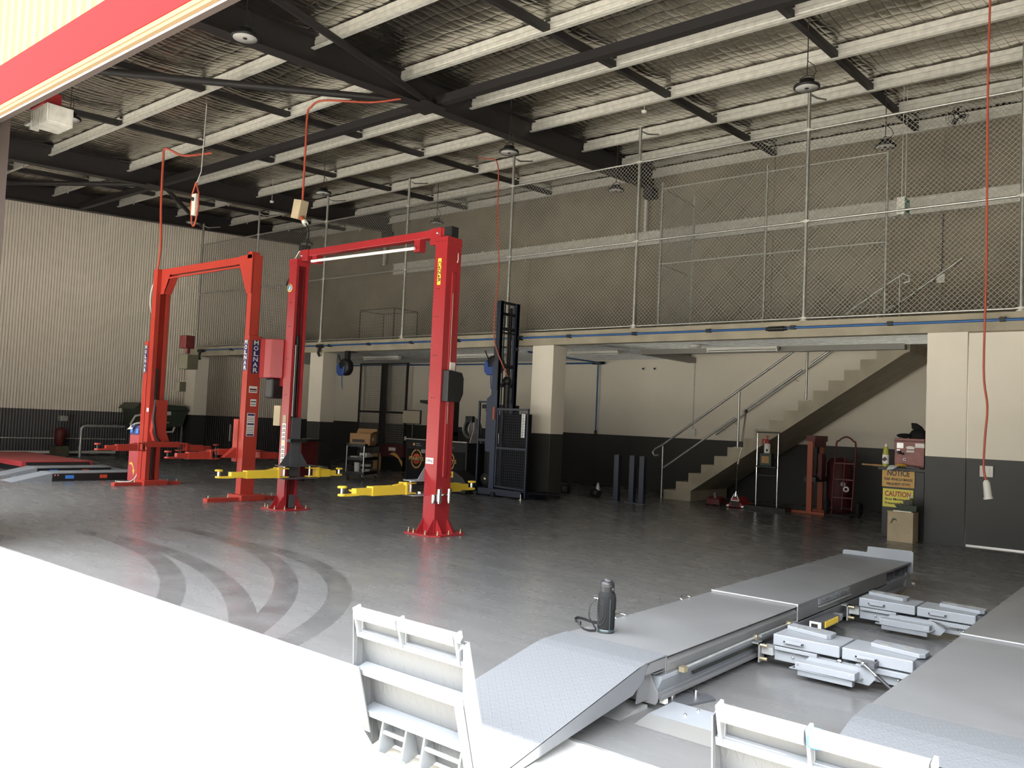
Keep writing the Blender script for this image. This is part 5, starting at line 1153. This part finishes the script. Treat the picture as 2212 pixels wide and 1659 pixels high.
def greel(x, y, z, l):
    t = T('grey_hose_reel', l, 'hose reel', (x, y, 1.08), group='grey hose reels on the oil tanks')
    for dx in (-.11, .07): t.p('side_disc', MB().lathe([(.03, 0), (.10, .005), (.20, .0), (.235, .006), (.245, .014), (.235, .02), (.20, .014), (.1, .02), (.03, .02)], (x+dx, y, z), 28, 'x'), 'alu_dull')
    t.p('hose', MB().lathe([(.001, -.09), (.17, -.09), (.17, .07), (.001, .07)], (x, y, z), 24, 'x'), 'black')
    t.p('guide_arm', MB().prism([(y-.2, 1.09), (y+.22, 1.09), (y+.05, z+.05), (y-.02, z+.27), (y-.1, z+.25), (y-.08, z+.0)], 'x', x+.10, x+.12), 'alu_dull', bev=.004)
    t.p('hose_guide', MB().box(x-.1, x+.12, y-.16, y-.06, z+.15, z+.3), 'black', bev=.01)
greel(-14.45, 14.75, 1.42, 'grey hose reel on the oil tank left of the front red post')
greel(-13.35, 14.75, 1.42, 'grey hose reel on the oil tank right of the front red post')
t = T('monitor', 'flat screen facing the doors above the oil tanks', 'monitor', (-15.45, 15.0, 1.1)); t.p('screen', MB().box(-16.02, -15.40, 14.98, 15.02, 1.48, 1.80), 'screen_grey'); t.p('bezel', MB().box(-16.04, -15.38, 15.0, 15.03, 1.46, 1.82), 'black'); t.p('stand', MB().tube([(-15.7, 15.05, 0), (-15.7, 15.05, 1.6)], .025, 8), 'black')
t = T('aligner_hood', 'black cantilevered hood above the monitor, behind the front red post', 'machine', (-14.6, 15.6, 0))
t.p('arm', MB().prism([(-15.85, 2.10), (-14.7, 2.10), (-14.7, 1.2), (-14.85, 1.2), (-14.95, 1.62), (-15.15, 1.85), (-15.4, 1.97), (-15.85, 2.03)], 'y', 15.4, 15.7), 'black', bev=.006)
t.p('post', MB().box(-14.9, -14.7, 15.4, 15.7, 0, 1.3), 'black')
t = T('maroon_machine', 'maroon and black service machine with white labels behind the blue stacker frame', 'machine', (-13.0, 15.2, 0))
t.p('cabinet', MB().box(-13.12, -12.55, 14.95, 15.5, 0, 2.02), 'black', bev=.01); t.p('red_panel', MB().box(-13.08, -12.98, 14.93, 14.95, 1.1, 2.0), 'old_red'); t.p('red_panel', MB().box(-12.95, -12.82, 14.93, 14.95, 1.1, 1.95), 'old_red')
t.p('label', MB().box(-12.80, -12.62, 14.92, 14.95, 1.78, 1.90).box(-12.80, -12.72, 14.92, 14.95, 1.55, 1.68).box(-12.68, -12.63, 14.92, 14.95, 1.1, 1.35), 'label_white'); txt('SPAX', .12, (-13.03, 14.925, 1.45), (0, 0, 1), (-1, 0, 0), 'label_white', t.o, 'lettering', .0, t.loc, .36)
t.p('bracket', MB().box(-13.3, -13.0, 15.0, 15.3, 1.92, 2.02).bar((-13.25, 15.1, 1.9), (-13.1, 15.1, 1.6), .03), 'black'); t.p('white_bottle', MB().lathe([(.001, 0), (.03, 0), (.03, .16), (.012, .2), (.001, .2)], (-13.6, 15.0, 1.2), 12), 'label_white')
t = T('yellow_machine', 'small yellow and black machine on the floor behind the front red post', 'machine', (-13.3, 13.9, 0)); t.p('base', MB().box(-13.0, -12.35, 13.5, 13.95, 0.0, .22), 'black', bev=.03); t.p('hood', MB().prism([(-13.05, .18), (-12.3, .18), (-12.45, .36), (-12.75, .5), (-13.05, .5)], 'y', 13.5, 13.95), 'black', bev=.02); t.p('panel', MB().box(-13.03, -12.72, 13.485, 13.5, .34, .47), 'lift_yellow'); t.p('panel_mark', MB().box(-12.98, -12.77, 13.475, 13.486, .37, .43), 'ink')
# ---------------------------------------------------------------- blue stacker
t = T('blue_stacker', 'dark blue walkie stacker with tall mast, mesh guard and wide base', 'stacker', (-11.6, 14.2, 0))
N_ = 'navy'
t.p('base_frame', MB().box(-12.35, -10.9, 13.74, 13.86, .03, .17).box(-12.35, -12.2, 13.74, 14.5, .03, .17).box(-11.0, -10.88, 13.74, 14.48, .03, .16), N_, bev=.006)
t.p('platform', MB().prism([(-12.2, 13.86), (-10.9, 13.86), (-10.25, 14.40), (-10.4, 14.48), (-12.2, 14.48)], 'z', .12, .15), 'black_soft')
XM = -11.88
for y in (13.84, 14.40):
    t.p('mast_rail', MB().box(XM-.05, XM+.07, y-.04, y+.04, .15, 4.27).box(XM+.03, XM+.07, y-.06, y+.06, .15, 4.27), N_, bev=.004)
cb_ = MB()
for z, h in ((4.25, .05), (4.0, .06), (3.67, .07), (3.58, .04), (2.84, .08), (2.42, .08)): cb_.box(XM-.03, XM+.03, 13.88, 14.36, z-h/2, z+h/2)
t.p('mast_crossbar', cb_, 'black')
mb = MB()
for y in (14.02, 14.16): mb.tube([(XM, y, .3), (XM, y, 4.24)], .014, 8)
t.p('lift_rod', mb, 'black'); t.p('inner_rail', MB().box(XM-.04, XM+.04, 14.18, 14.24, 2.0, 4.15), 'black')
t.p('lift_cylinder', MB().tube([(XM+.05, 14.14, .2), (XM+.05, 14.14, 2.5)], .07, 14).ball((XM+.05, 14.14, 2.52), .11, 14), 'black')
t.p('side_panel', MB().prism([(-12.10, 1.0), (-12.06, .95), (-11.82, .95), (-11.82, 2.95), (-11.92, 2.95), (-11.98, 2.88), (-11.98, 2.2), (-12.08, 2.12), (-12.10, 2.12)], 'y', 13.79, 13.83), 'navy_bright', bev=.004)
t.p('leg_panel', MB().box(-11.93, -11.79, 13.77, 13.80, .15, 2.3), 'navy_bright', bev=.004)
t.p('window_frame', MB().bar((-12.32, 13.82, .15), (-12.32, 13.82, 2.06), .04).bar((-12.34, 13.82, 2.04), (-12.06, 13.82, 2.04), .04).bar((-12.32, 13.82, 1.2), (-12.06, 13.82, 1.2), .05), N_)
t.p('orange_light', MB().box(-11.88, -11.82, 13.75, 13.77, 1.66, 1.93), 'orange_paint')
gd = t.p('guard_frame', MB().bar((-11.76, 13.80, .2), (-11.76, 13.80, 1.90), .035).bar((-10.93, 13.80, .17), (-10.93, 13.80, 1.90), .035).bar((-11.78, 13.80, 1.89), (-10.91, 13.80, 1.89), .045).bar((-11.76, 13.80, 1.05), (-10.93, 13.80, 1.05), .045).bar((-11.76, 13.80, .22), (-10.93, 13.80, .20), .035), N_)
t.p('guard_mesh', MB().wiregrid((-11.74, 13.81, .24), (.79, 0, 0), (0, 0, 1.64), 14, 28, .0025), N_, gd)
t.p('guard_backing', MB().box(-11.72, -11.02, 13.95, 14.05, .17, 1.80), 'black_soft'); t.p('vent', MB().box(-11.12, -11.02, 13.825, 13.83, 1.3, 1.8), 'alu_dull')
t.p('wheel', MB().lathe([(.001, -.04), (.13, -.04), (.14, 0), (.13, .04), (.001, .04)], (-12.19, 13.98, .34), 20, 'y'), 'rubber'); t.p('wheel_hub', MB().lathe([(.001, -.05), (.04, -.05), (.04, 0)], (-12.19, 13.98, .34), 14, 'y'), 'brass_zinc')
t.p('caster', MB().lathe([(.001, -.03), (.05, -.03), (.05, .03), (.001, .03)], (-11.75, 13.72, .05), 16, 'y').lathe([(.001, -.03), (.05, -.03), (.05, .03), (.001, .03)], (-12.25, 13.72, .05), 16, 'y'), 'rubber'); t.p('foot', MB().tube([(-10.97, 13.72, .0), (-10.97, 13.72, .12)], .012, 8).tube([(-10.97, 13.72, 0), (-10.97, 13.72, .012)], .04, 12), 'chrome')
# ---------------------------------------------------------------- things by the back wall
for x, y, l in ((-9.74, 15.50, 'single dark blue steel bollard left of the close pair'), (-9.45, 15.66, 'left one of the close pair of dark blue bollards'), (-9.17, 15.60, 'right one of the close pair of dark blue bollards')):
    t = T('blue_bollard', l, 'bollard', (x, y, 0), group='dark blue bollards left of the stairs'); t.p('post', MB().box(x-.06, x+.06, y-.06, y+.06, .01, 1.02), 'navy', bev=.006); t.p('base_plate', MB().box(x-.12, x+.12, y-.12, y+.12, 0, .014), 'grey_dark')
t = T('floor_motor', 'small dark motor lying on the floor beside the white column', 'motor', (-11.6, 16.2, 0)); t.p('body', MB().lathe([(.001, 0), (.11, 0), (.12, .03), (.12, .18), (.10, .2), (.001, .2)], (-11.6, 16.2, 0), 20), 'black'); t.p('top', MB().lathe([(.05, .2), (.09, .215), (.05, .23), (.001, .23)], (-11.6, 16.2, 0), 16), 'olive'); t.p('lead', MB().tube(sm3([(-11.5, 16.15, .02), (-11.3, 16.2, .008), (-11.15, 16.1, .008), (-11.0, 16.25, .008)]), .006, 6), 'black_cable')
t = T('floor_grinder', 'dark cylindrical tool with grey cone lying on the floor by the wall', 'tool', (-10.6, 16.0, 0)); t.p('body', MB().lathe([(.001, -.12), (.09, -.12), (.10, -.05), (.10, .08), (.07, .12), (.001, .12)], (-10.6, 16.0, .1), 18, 'y'), 'black'); t.p('cap', MB().lathe([(.001, -.05), (.07, -.05), (.075, 0), (.07, .05), (.001, .05)], (-10.76, 15.95, .075), 16, 'y'), 'rubber'); t.p('cone', MB().lathe([(.07, .16), (.035, .28), (.02, .33), (.001, .335)], (-10.57, 16.02, 0), 14), 'alu_dull')
# trolley jacks
J = (-7.66, 16.98)
t = T('trolley_jack', 'red trolley jack with tall upright chrome handle in front of the stairs', 'trolley jack', (J[0], J[1], 0))
t.p('frame', MB().prism([(J[0]-.17, .02), (J[0]+.17, .02), (J[0]+.15, .09), (J[0]+.08, .14), (J[0]+.06, .22), (J[0]-.06, .22), (J[0]-.08, .14), (J[0]-.15, .09)], 'y', J[1]-.05, J[1]+.45), 'lift_red', bev=.01)
t.p('yoke', MB().bar((J[0]-.09, J[1]-.06, .16), (J[0]-.02, J[1]-.06, .30), .02).bar((J[0]+.09, J[1]-.06, .16), (J[0]+.02, J[1]-.06, .30), .02).bar((J[0]-.1, J[1]-.06, .16), (J[0]+.1, J[1]-.06, .16), .02), 'alu_dull')
t.p('front_plate', MB().box(J[0]-.09, J[0]+.09, J[1]-.07, J[1]-.05, .04, .14), 'black'); t.p('wheel', MB().tube([(J[0]-.19, J[1]-.03, .035), (J[0]-.14, J[1]-.03, .035)], .035, 12).tube([(J[0]+.14, J[1]-.03, .035), (J[0]+.19, J[1]-.03, .035)], .035, 12), 'chrome')
h = t.p('handle', MB().tube([(J[0], J[1]-.06, .24), (J[0]+.01, J[1]-.04, .35)], .022, 10).tube([(J[0]+.015, J[1]-.02, .93), (J[0]+.045, J[1]+.1, 1.3)], .02, 10).tube([(J[0]+.045, J[1]+.1, 1.42), (J[0]+.07, J[1]+.2, 2.05)], .022, 10), 'chrome'); t.p('handle_foam', MB().tube([(J[0]+.01, J[1]-.04, .35), (J[0]+.015, J[1]-.02, .93)], .017, 10).tube([(J[0]+.045, J[1]+.1, 1.3), (J[0]+.045, J[1]+.1, 1.42)], .023, 10), 'dark_steel', h); t.p('handle_cap', MB().tube([(J[0]+.07, J[1]+.2, 2.05), (J[0]+.072, J[1]+.2, 2.12)], .03, 10), 'black', h)
t = T('trolley_jack', 'older dark red trolley jack parked behind the one with the tall handle', 'trolley jack', (-8.15, 17.15, 0))
t.p('frame', MB().prism([(16.9, .03), (17.3, .03), (17.3, .12), (17.1, .2), (16.9, .15)], 'x', -8.32, -8.02), 'old_red', bev=.01); t.p('wheel', MB().tube([(-8.34, 16.95, .05), (-8.30, 16.95, .05)], .05, 12).tube([(-8.04, 16.95, .05), (-8.0, 16.95, .05)], .05, 12), 'dark_steel'); t.p('handle_socket', MB().tube([(-8.15, 17.0, .15), (-8.15, 16.95, .28)], .025, 10), 'alu_dull')
# chrome frame with sprayer and can
t = T('chrome_frame_stand', 'slim chrome frame stand with shelf in front of the stairs', 'stand', (-7.05, 17.2, 0))
mb = MB()
for x in (-7.32, -6.86): mb.tube([(x, 17.2, .07), (x, 17.2, 1.64)], .014, 8)
t.p('upright', mb, 'chrome'); t.p('top_bar', MB().bar((-7.34, 17.2, 1.64), (-6.84, 17.2, 1.64), .028), 'dark_steel'); t.p('shelf', MB().box(-7.32, -6.86, 17.1, 17.3, .90, .925), 'black'); t.p('lower_bar', MB().bar((-7.32, 17.2, .73), (-6.86, 17.2, .73), .022), 'dark_steel'); t.p('foot_plate', MB().box(-7.5, -6.6, 17.0, 17.35, 0, .08), 'black')
t = T('oil_can', 'dark green square can with tan label on the frame stand shelf', 'can', (-7.1, 17.2, .925)); t.p('body', MB().box(-7.23, -6.97, 17.11, 17.29, .925, 1.20), 'green_can', bev=.015); t.p('label', MB().box(-7.18, -7.02, 17.105, 17.11, .99, 1.14), 'cardboard')
p = (-7.10, 17.2, 1.20); t = T('pump_sprayer', 'white pump sprayer with red head standing on the green can', 'sprayer', p)
t.p('bottle', MB().lathe([(.001, 0), (.06, 0), (.065, .02), (.065, .18), (.045, .21), (.001, .21)], p, 18), 'label_white'); t.p('head', MB().lathe([(.045, .20), (.05, .24), (.036, .29), (.02, .30), (.001, .30)], p, 16), 'sign_red'); t.p('spout', MB().bar((p[0], p[1], p[2]+.28), (p[0]-.10, p[1], p[2]+.29), .028).bar((p[0]-.10, p[1], p[2]+.30), (p[0]-.11, p[1], p[2]+.18), .028), 'sign_red'); t.p('plunger', MB().tube([(p[0], p[1], p[2]+.30), (p[0], p[1], p[2]+.36)], .01, 8).bar((p[0]-.04, p[1], p[2]+.365), (p[0]+.04, p[1], p[2]+.365), .018), 'sign_red'); t.p('print', MB().box(p[0]+.0, p[0]+.04, p[1]-.066, p[1]-.062, p[2]+.04, p[2]+.09), 'ink')
# orange press
t = T('hydraulic_press', 'orange hydraulic shop press standing under the stairs', 'press', (-6.2, 17.6, 0)); O = 'orange_paint'
X0, Y0 = -6.24, 17.40
t.p('upright', MB().box(X0-.06, X0+.05, Y0-.04, Y0+.04, .05, 1.60), O, bev=.004); t.p('upright', MB().box(X0-.06, X0+.05, Y0+.60, Y0+.68, .05, 1.60), O, bev=.004)
t.p('head_beam', MB().box(X0-.08, X0+.1, Y0-.06, Y0+.70, 1.50, 1.62).box(X0+.04, X0+.08, Y0-.02, Y0+.66, 1.38, 1.5), 'old_red'); t.p('foot', MB().box(X0-.38, X0+.32, Y0-.05, Y0+.05, 0, .05).box(X0-.25, X0+.25, Y0+.6, Y0+.68, 0, .05), O, bev=.004)
t.p('ram', MB().tube([(X0, Y0+.3, .95), (X0, Y0+.3, 1.5)], .07, 14).tube([(X0, Y0+.3, .8), (X0, Y0+.3, .95)], .04, 12), 'black'); t.p('bed', MB().box(X0-.12, X0+.12, Y0-.03, Y0+.66, .66, .76), 'black'); t.p('pump', MB().box(X0+.08, X0+.16, Y0+.2, Y0+.45, .7, 1.25), 'old_red')
# hand truck
t = T('hand_truck', 'old red hand truck with curved handle leaning beside the orange press', 'hand truck', (-5.7, 17.8, 0))
def HT(x, s): return (x, 17.62+.20*s/1.5, .12+s)
P = [HT(-5.86, 0), HT(-5.86, 1.25), HT(-5.80, 1.42), HT(-5.66, 1.50), HT(-5.52, 1.42), HT(-5.46, 1.25), HT(-5.46, 0)]
t.p('frame', MB().tube(sm3(P), .018, 10).tube([HT(-5.66, 0), HT(-5.66, 1.1)], .014, 8), 'old_red')
mb = MB()
for s_ in (.25, .62, .95): mb.bar(HT(-5.86, s_), HT(-5.46, s_), .025)
t.p('crossbar', mb, 'old_red'); t.p('toe_plate', MB().box(-5.9, -5.42, 17.40, 17.62, .01, .025), 'dark_steel')
for x in (-5.98, -5.34): t.p('wheel', MB().lathe([(.05, -.035), (.13, -.035), (.15, -.02), (.15, .02), (.13, .035), (.05, .035)], (x, 17.72, .15), 24, 'x'), 'rubber'); 
t.p('axle', MB().tube([(-6.0, 17.72, .15), (-5.32, 17.72, .15)], .015, 8), 'dark_steel'); t.p('badge', MB().lathe([(.03, -.01), (.06, -.01), (.06, 0)], (-5.58, 17.62, .55), 16, 'y'), 'label_white')
t = T('red_drum', 'dull red tank with pale print standing behind the red hand truck', 'tank', (-5.85, 18.3, 0)); t.p('body', MB().lathe([(.001, 0), (.24, 0), (.26, .05), (.26, 1.05), (.2, 1.15), (.001, 1.18)], (-5.95, 18.35, 0), 24), 'box_red'); t.p('gauge', MB().lathe([(.001, -.02), (.05, -.02), (.05, 0)], (-5.8, 18.12, .62), 14, 'y'), 'label_white')
# workbench corner with signs
t = T('black_workbench', 'black cabinet bench beside the white room carrying a maroon tester', 'workbench', (-3.7, 14.9, 0))
t.p('body', MB().box(-4.06, -3.42, 14.66, 15.4, 0, 1.10), 'black', bev=.006); t.p('top', MB().box(-4.12, -3.40, 14.62, 15.4, 1.10, 1.15), 'black', bev=.004)
def sign(x0, x1, z0, z1, mt, l, lines, y=14.645):
    t = T('warning_sign', l, 'sign', ((x0+x1)/2, y, z0)); b = t.p('plate', MB().box(x0, x1, y-.004, y+.004, z0, z1), mt, bev=.002)
    for (s_, sz, cz, mt2, wd, cx) in lines: txt(s_, sz, (cx if cx else (x0+x1)/2, y-.006, cz), RT, UPZ, mt2, b, 'lettering', .02, t.loc, wd)
sign(-4.06, -3.56, .83, 1.13, 'sign_amber', 'worn amber NOTICE sign on the black bench, upper one', (('NOTICE', .13, 1.055, 'ink', .34, 0), ('THIS VEHICLE MAKES', .055, .955, 'ink', .44, 0), ('FREQUENT STOPS', .055, .88, 'ink', .36, 0)))
sign(-4.045, -3.575, .50, .80, 'sign_yellow', 'bright yellow CAUTION sign on the black bench, lower one', (('CAUTION', .12, .715, 'sign_red', .40, 0), ('Slow Moving', .05, .63, 'ink', .30, -3.86), ('Frequent Stops', .05, .565, 'ink', .36, -3.83)))
t = T('maroon_tester', 'worn maroon metal tester box with white plates on the bench', 'machine', (-3.7, 15.0, 1.15))
t.p('body', MB().box(-3.92, -3.46, 14.80, 15.25, 1.15, 1.64), 'maroon', bev=.008); t.p('rim', MB().box(-3.925, -3.455, 14.79, 15.26, 1.58, 1.60), 'old_red')
t.p('white_plate', MB().prism([(-3.74, 1.49), (-3.71, 1.51), (-3.64, 1.51), (-3.60, 1.49), (-3.62, 1.46), (-3.72, 1.46)], 'y', 14.78, 14.8).box(-3.73, -3.61, 14.78, 14.8, 1.41, 1.44).box(-3.60, -3.46, 14.79, 14.8, 1.49, 1.56), 'label_white')
t.p('dial', MB().lathe([(.012, -.02), (.026, -.02), (.028, 0)], (-3.755, 14.795, 1.29), 16, 'y'), 'label_white'); t.p('knob', MB().lathe([(.001, -.03), (.025, -.03), (.03, 0)], (-3.84, 14.79, 1.40), 12, 'y').lathe([(.001, -.03), (.02, -.03), (.02, 0)], (-3.79, 14.79, 1.38), 12, 'y'), 'dark_steel'); t.p('gauge', MB().box(-3.88, -3.78, 14.79, 14.8, 1.47, 1.56).box(-3.88, -3.83, 14.79, 14.8, 1.43, 1.45), 'alu_dull')
t = T('peaked_hat', 'black peaked cap lying on top of the maroon tester', 'hat', (-3.65, 15.0, 1.64))
t.p('crown', MB().ball((-3.60, 15.0, 1.67), .15, 20, 1.0, .85, .95), 'black_soft'); t.p('brim', MB().ball((-3.80, 14.94, 1.68), .13, 16, 1.0, .8, .3), 'black_soft'); t.p('folded_peak', MB().prism([(-3.70, 1.80), (-3.71, 1.90), (-3.64, 1.895), (-3.56, 1.84), (-3.48, 1.72), (-3.60, 1.76)], 'y', 14.95, 15.05), 'black_soft', bev=.01)
t = T('oil_bottle', 'yellow oil bottle with white cap on the bench corner', 'bottle', (-4.04, 14.75, 1.15)); p = (-4.04, 14.75, 1.15)
t.p('bottle', MB().lathe([(.001, 0), (.05, 0), (.052, .01), (.052, .2), (.045, .26), (.04, .30), (.03, .335), (.001, .335)], p, 18), 'oil_yellow'); t.p('cap', MB().lathe([(.026, .333), (.02, .36), (.006, .39), (.001, .39)], p, 14), 'label_white'); t.p('label', MB().lathe([(.0535, .05), (.0535, .2)], p, 18), 'label_white'); t.p('label_mark', MB().prism([(-4.085, 1.27), (-4.05, 1.24), (-4.0, 1.27), (-4.04, 1.32)], 'y', 14.692, 14.697), 'ink')
t = T('sponge', 'orange round sponge in front of the maroon tester', 'sponge', (-3.80, 14.74, 1.15)); t.p('body', MB().ball((-3.80, 14.76, 1.185), .10, 18, 1, .7, .34), 'sponge')
f = MB(); vs = []
for i in range(6):
    for j in range(4):
        u = i/5; v = j/3; vs.append((-3.98+.5*u+.08*v*(1-u), 14.60+.16*v-.03, 1.158+.03*math.sin(3*u+2*v)-(.055 if (i < 2 and j == 0) else 0)))
f.add(vs, [(i*4+j, (i+1)*4+j, (i+1)*4+j+1, i*4+j+1) for i in range(5) for j in range(3)], True)
t = T('paper_sheet', 'crumpled white paper sheet hanging over the bench edge', 'paper', (-3.7, 14.6, 1.16)); t.p('sheet', f, 'paper')
single('wooden_handle', MB().tube([(-4.42, 14.75, 1.17), (-4.25, 14.78, 1.165)], .014, 8).tube([(-4.25, 14.78, 1.165), (-4.06, 14.82, 1.16)], .02, 8), 'cardboard', 'brush with wooden handle sticking out from the bench', 'brush', None, (-4.3, 14.75, 1.16))
t = T('plywood_box', 'pale plywood box with dirt smudges in front of the bench', 'box', (-3.64, 14.3, 0)); t.p('body', MB().box(-3.83, -3.45, 14.15, 14.47, 0, .46), 'cardboard_light', bev=.004); t.p('lid', MB().box(-3.835, -3.445, 14.145, 14.475, .46, .475), 'cardboard_light'); t.p('smudge', MB().prism([(-3.79, .27), (-3.76, .29), (-3.74, .33), (-3.71, .34), (-3.68, .32), (-3.70, .36), (-3.75, .37), (-3.77, .33)], 'y', 14.1485, 14.15), 'olive')
t = T('green_tray', 'dark green oil tray heaped with tools on the plywood box', 'tray', (-3.6, 14.3, .475)); t.p('tray', MB().hull4([(-3.66, 14.18, .49), (-3.42, 14.18, .49), (-3.42, 14.4, .49), (-3.66, 14.4, .49)], [(-3.74, 14.16, .58), (-3.40, 14.16, .58), (-3.40, 14.44, .58), (-3.74, 14.44, .58)]), 'green_dark', bev=.006); t.p('tool', MB().prism([(-3.62, .57), (-3.50, .57), (-3.49, .63), (-3.52, .66), (-3.60, .66), (-3.62, .63)], 'y', 14.22, 14.35), 'black', bev=.008); t.p('strip', MB().box(-3.75, -3.48, 14.16, 14.2, .475, .49), 'plastic_white')
t = T('spray_bottle', 'small clear spray bottle with white nozzle on the green tray', 'bottle', (-3.50, 14.25, .58)); p = (-3.50, 14.22, .58)
t.p('bottle', MB().lathe([(.001, 0), (.028, 0), (.03, .09), (.018, .12), (.001, .12)], p, 14), 'olive'); t.p('nozzle', MB().lathe([(.017, .115), (.017, .14), (.010, .15), (.010, .18), (.001, .185)], p, 12), 'label_white')
# machine glimpsed between the two lifts
t = T('red_service_cart', 'dark red service cart with chrome vice seen between the lifts', 'cart', (-16.3, 12.0, 0))
t.p('cabinet', MB().box(-17.0, -16.5, 12.2, 12.7, .04, .95), 'old_red', bev=.01); t.p('top_tray', MB().box(-17.05, -16.45, 12.15, 12.75, .95, 1.0), 'black'); t.p('vice', MB().box(-17.1, -16.8, 12.3, 12.36, 1.18, 1.22).box(-17.1, -17.05, 12.3, 12.36, 1.1, 1.25).bar((-16.8, 12.33, 1.0), (-16.8, 12.33, 1.2), .03), 'chrome'); t.p('note', MB().box(-16.72, -16.6, 12.19, 12.2, .72, .85), 'label_white')
for i, (sx, sy) in enumerate(((-16.95, 12.25), (-16.55, 12.25), (-16.95, 12.65), (-16.55, 12.65))): t.p('caster', MB().lathe([(.001, -.015), (.02, -.015), (.02, .015), (.001, .015)], (sx, sy, .02), 12, 'x'), 'rubber')
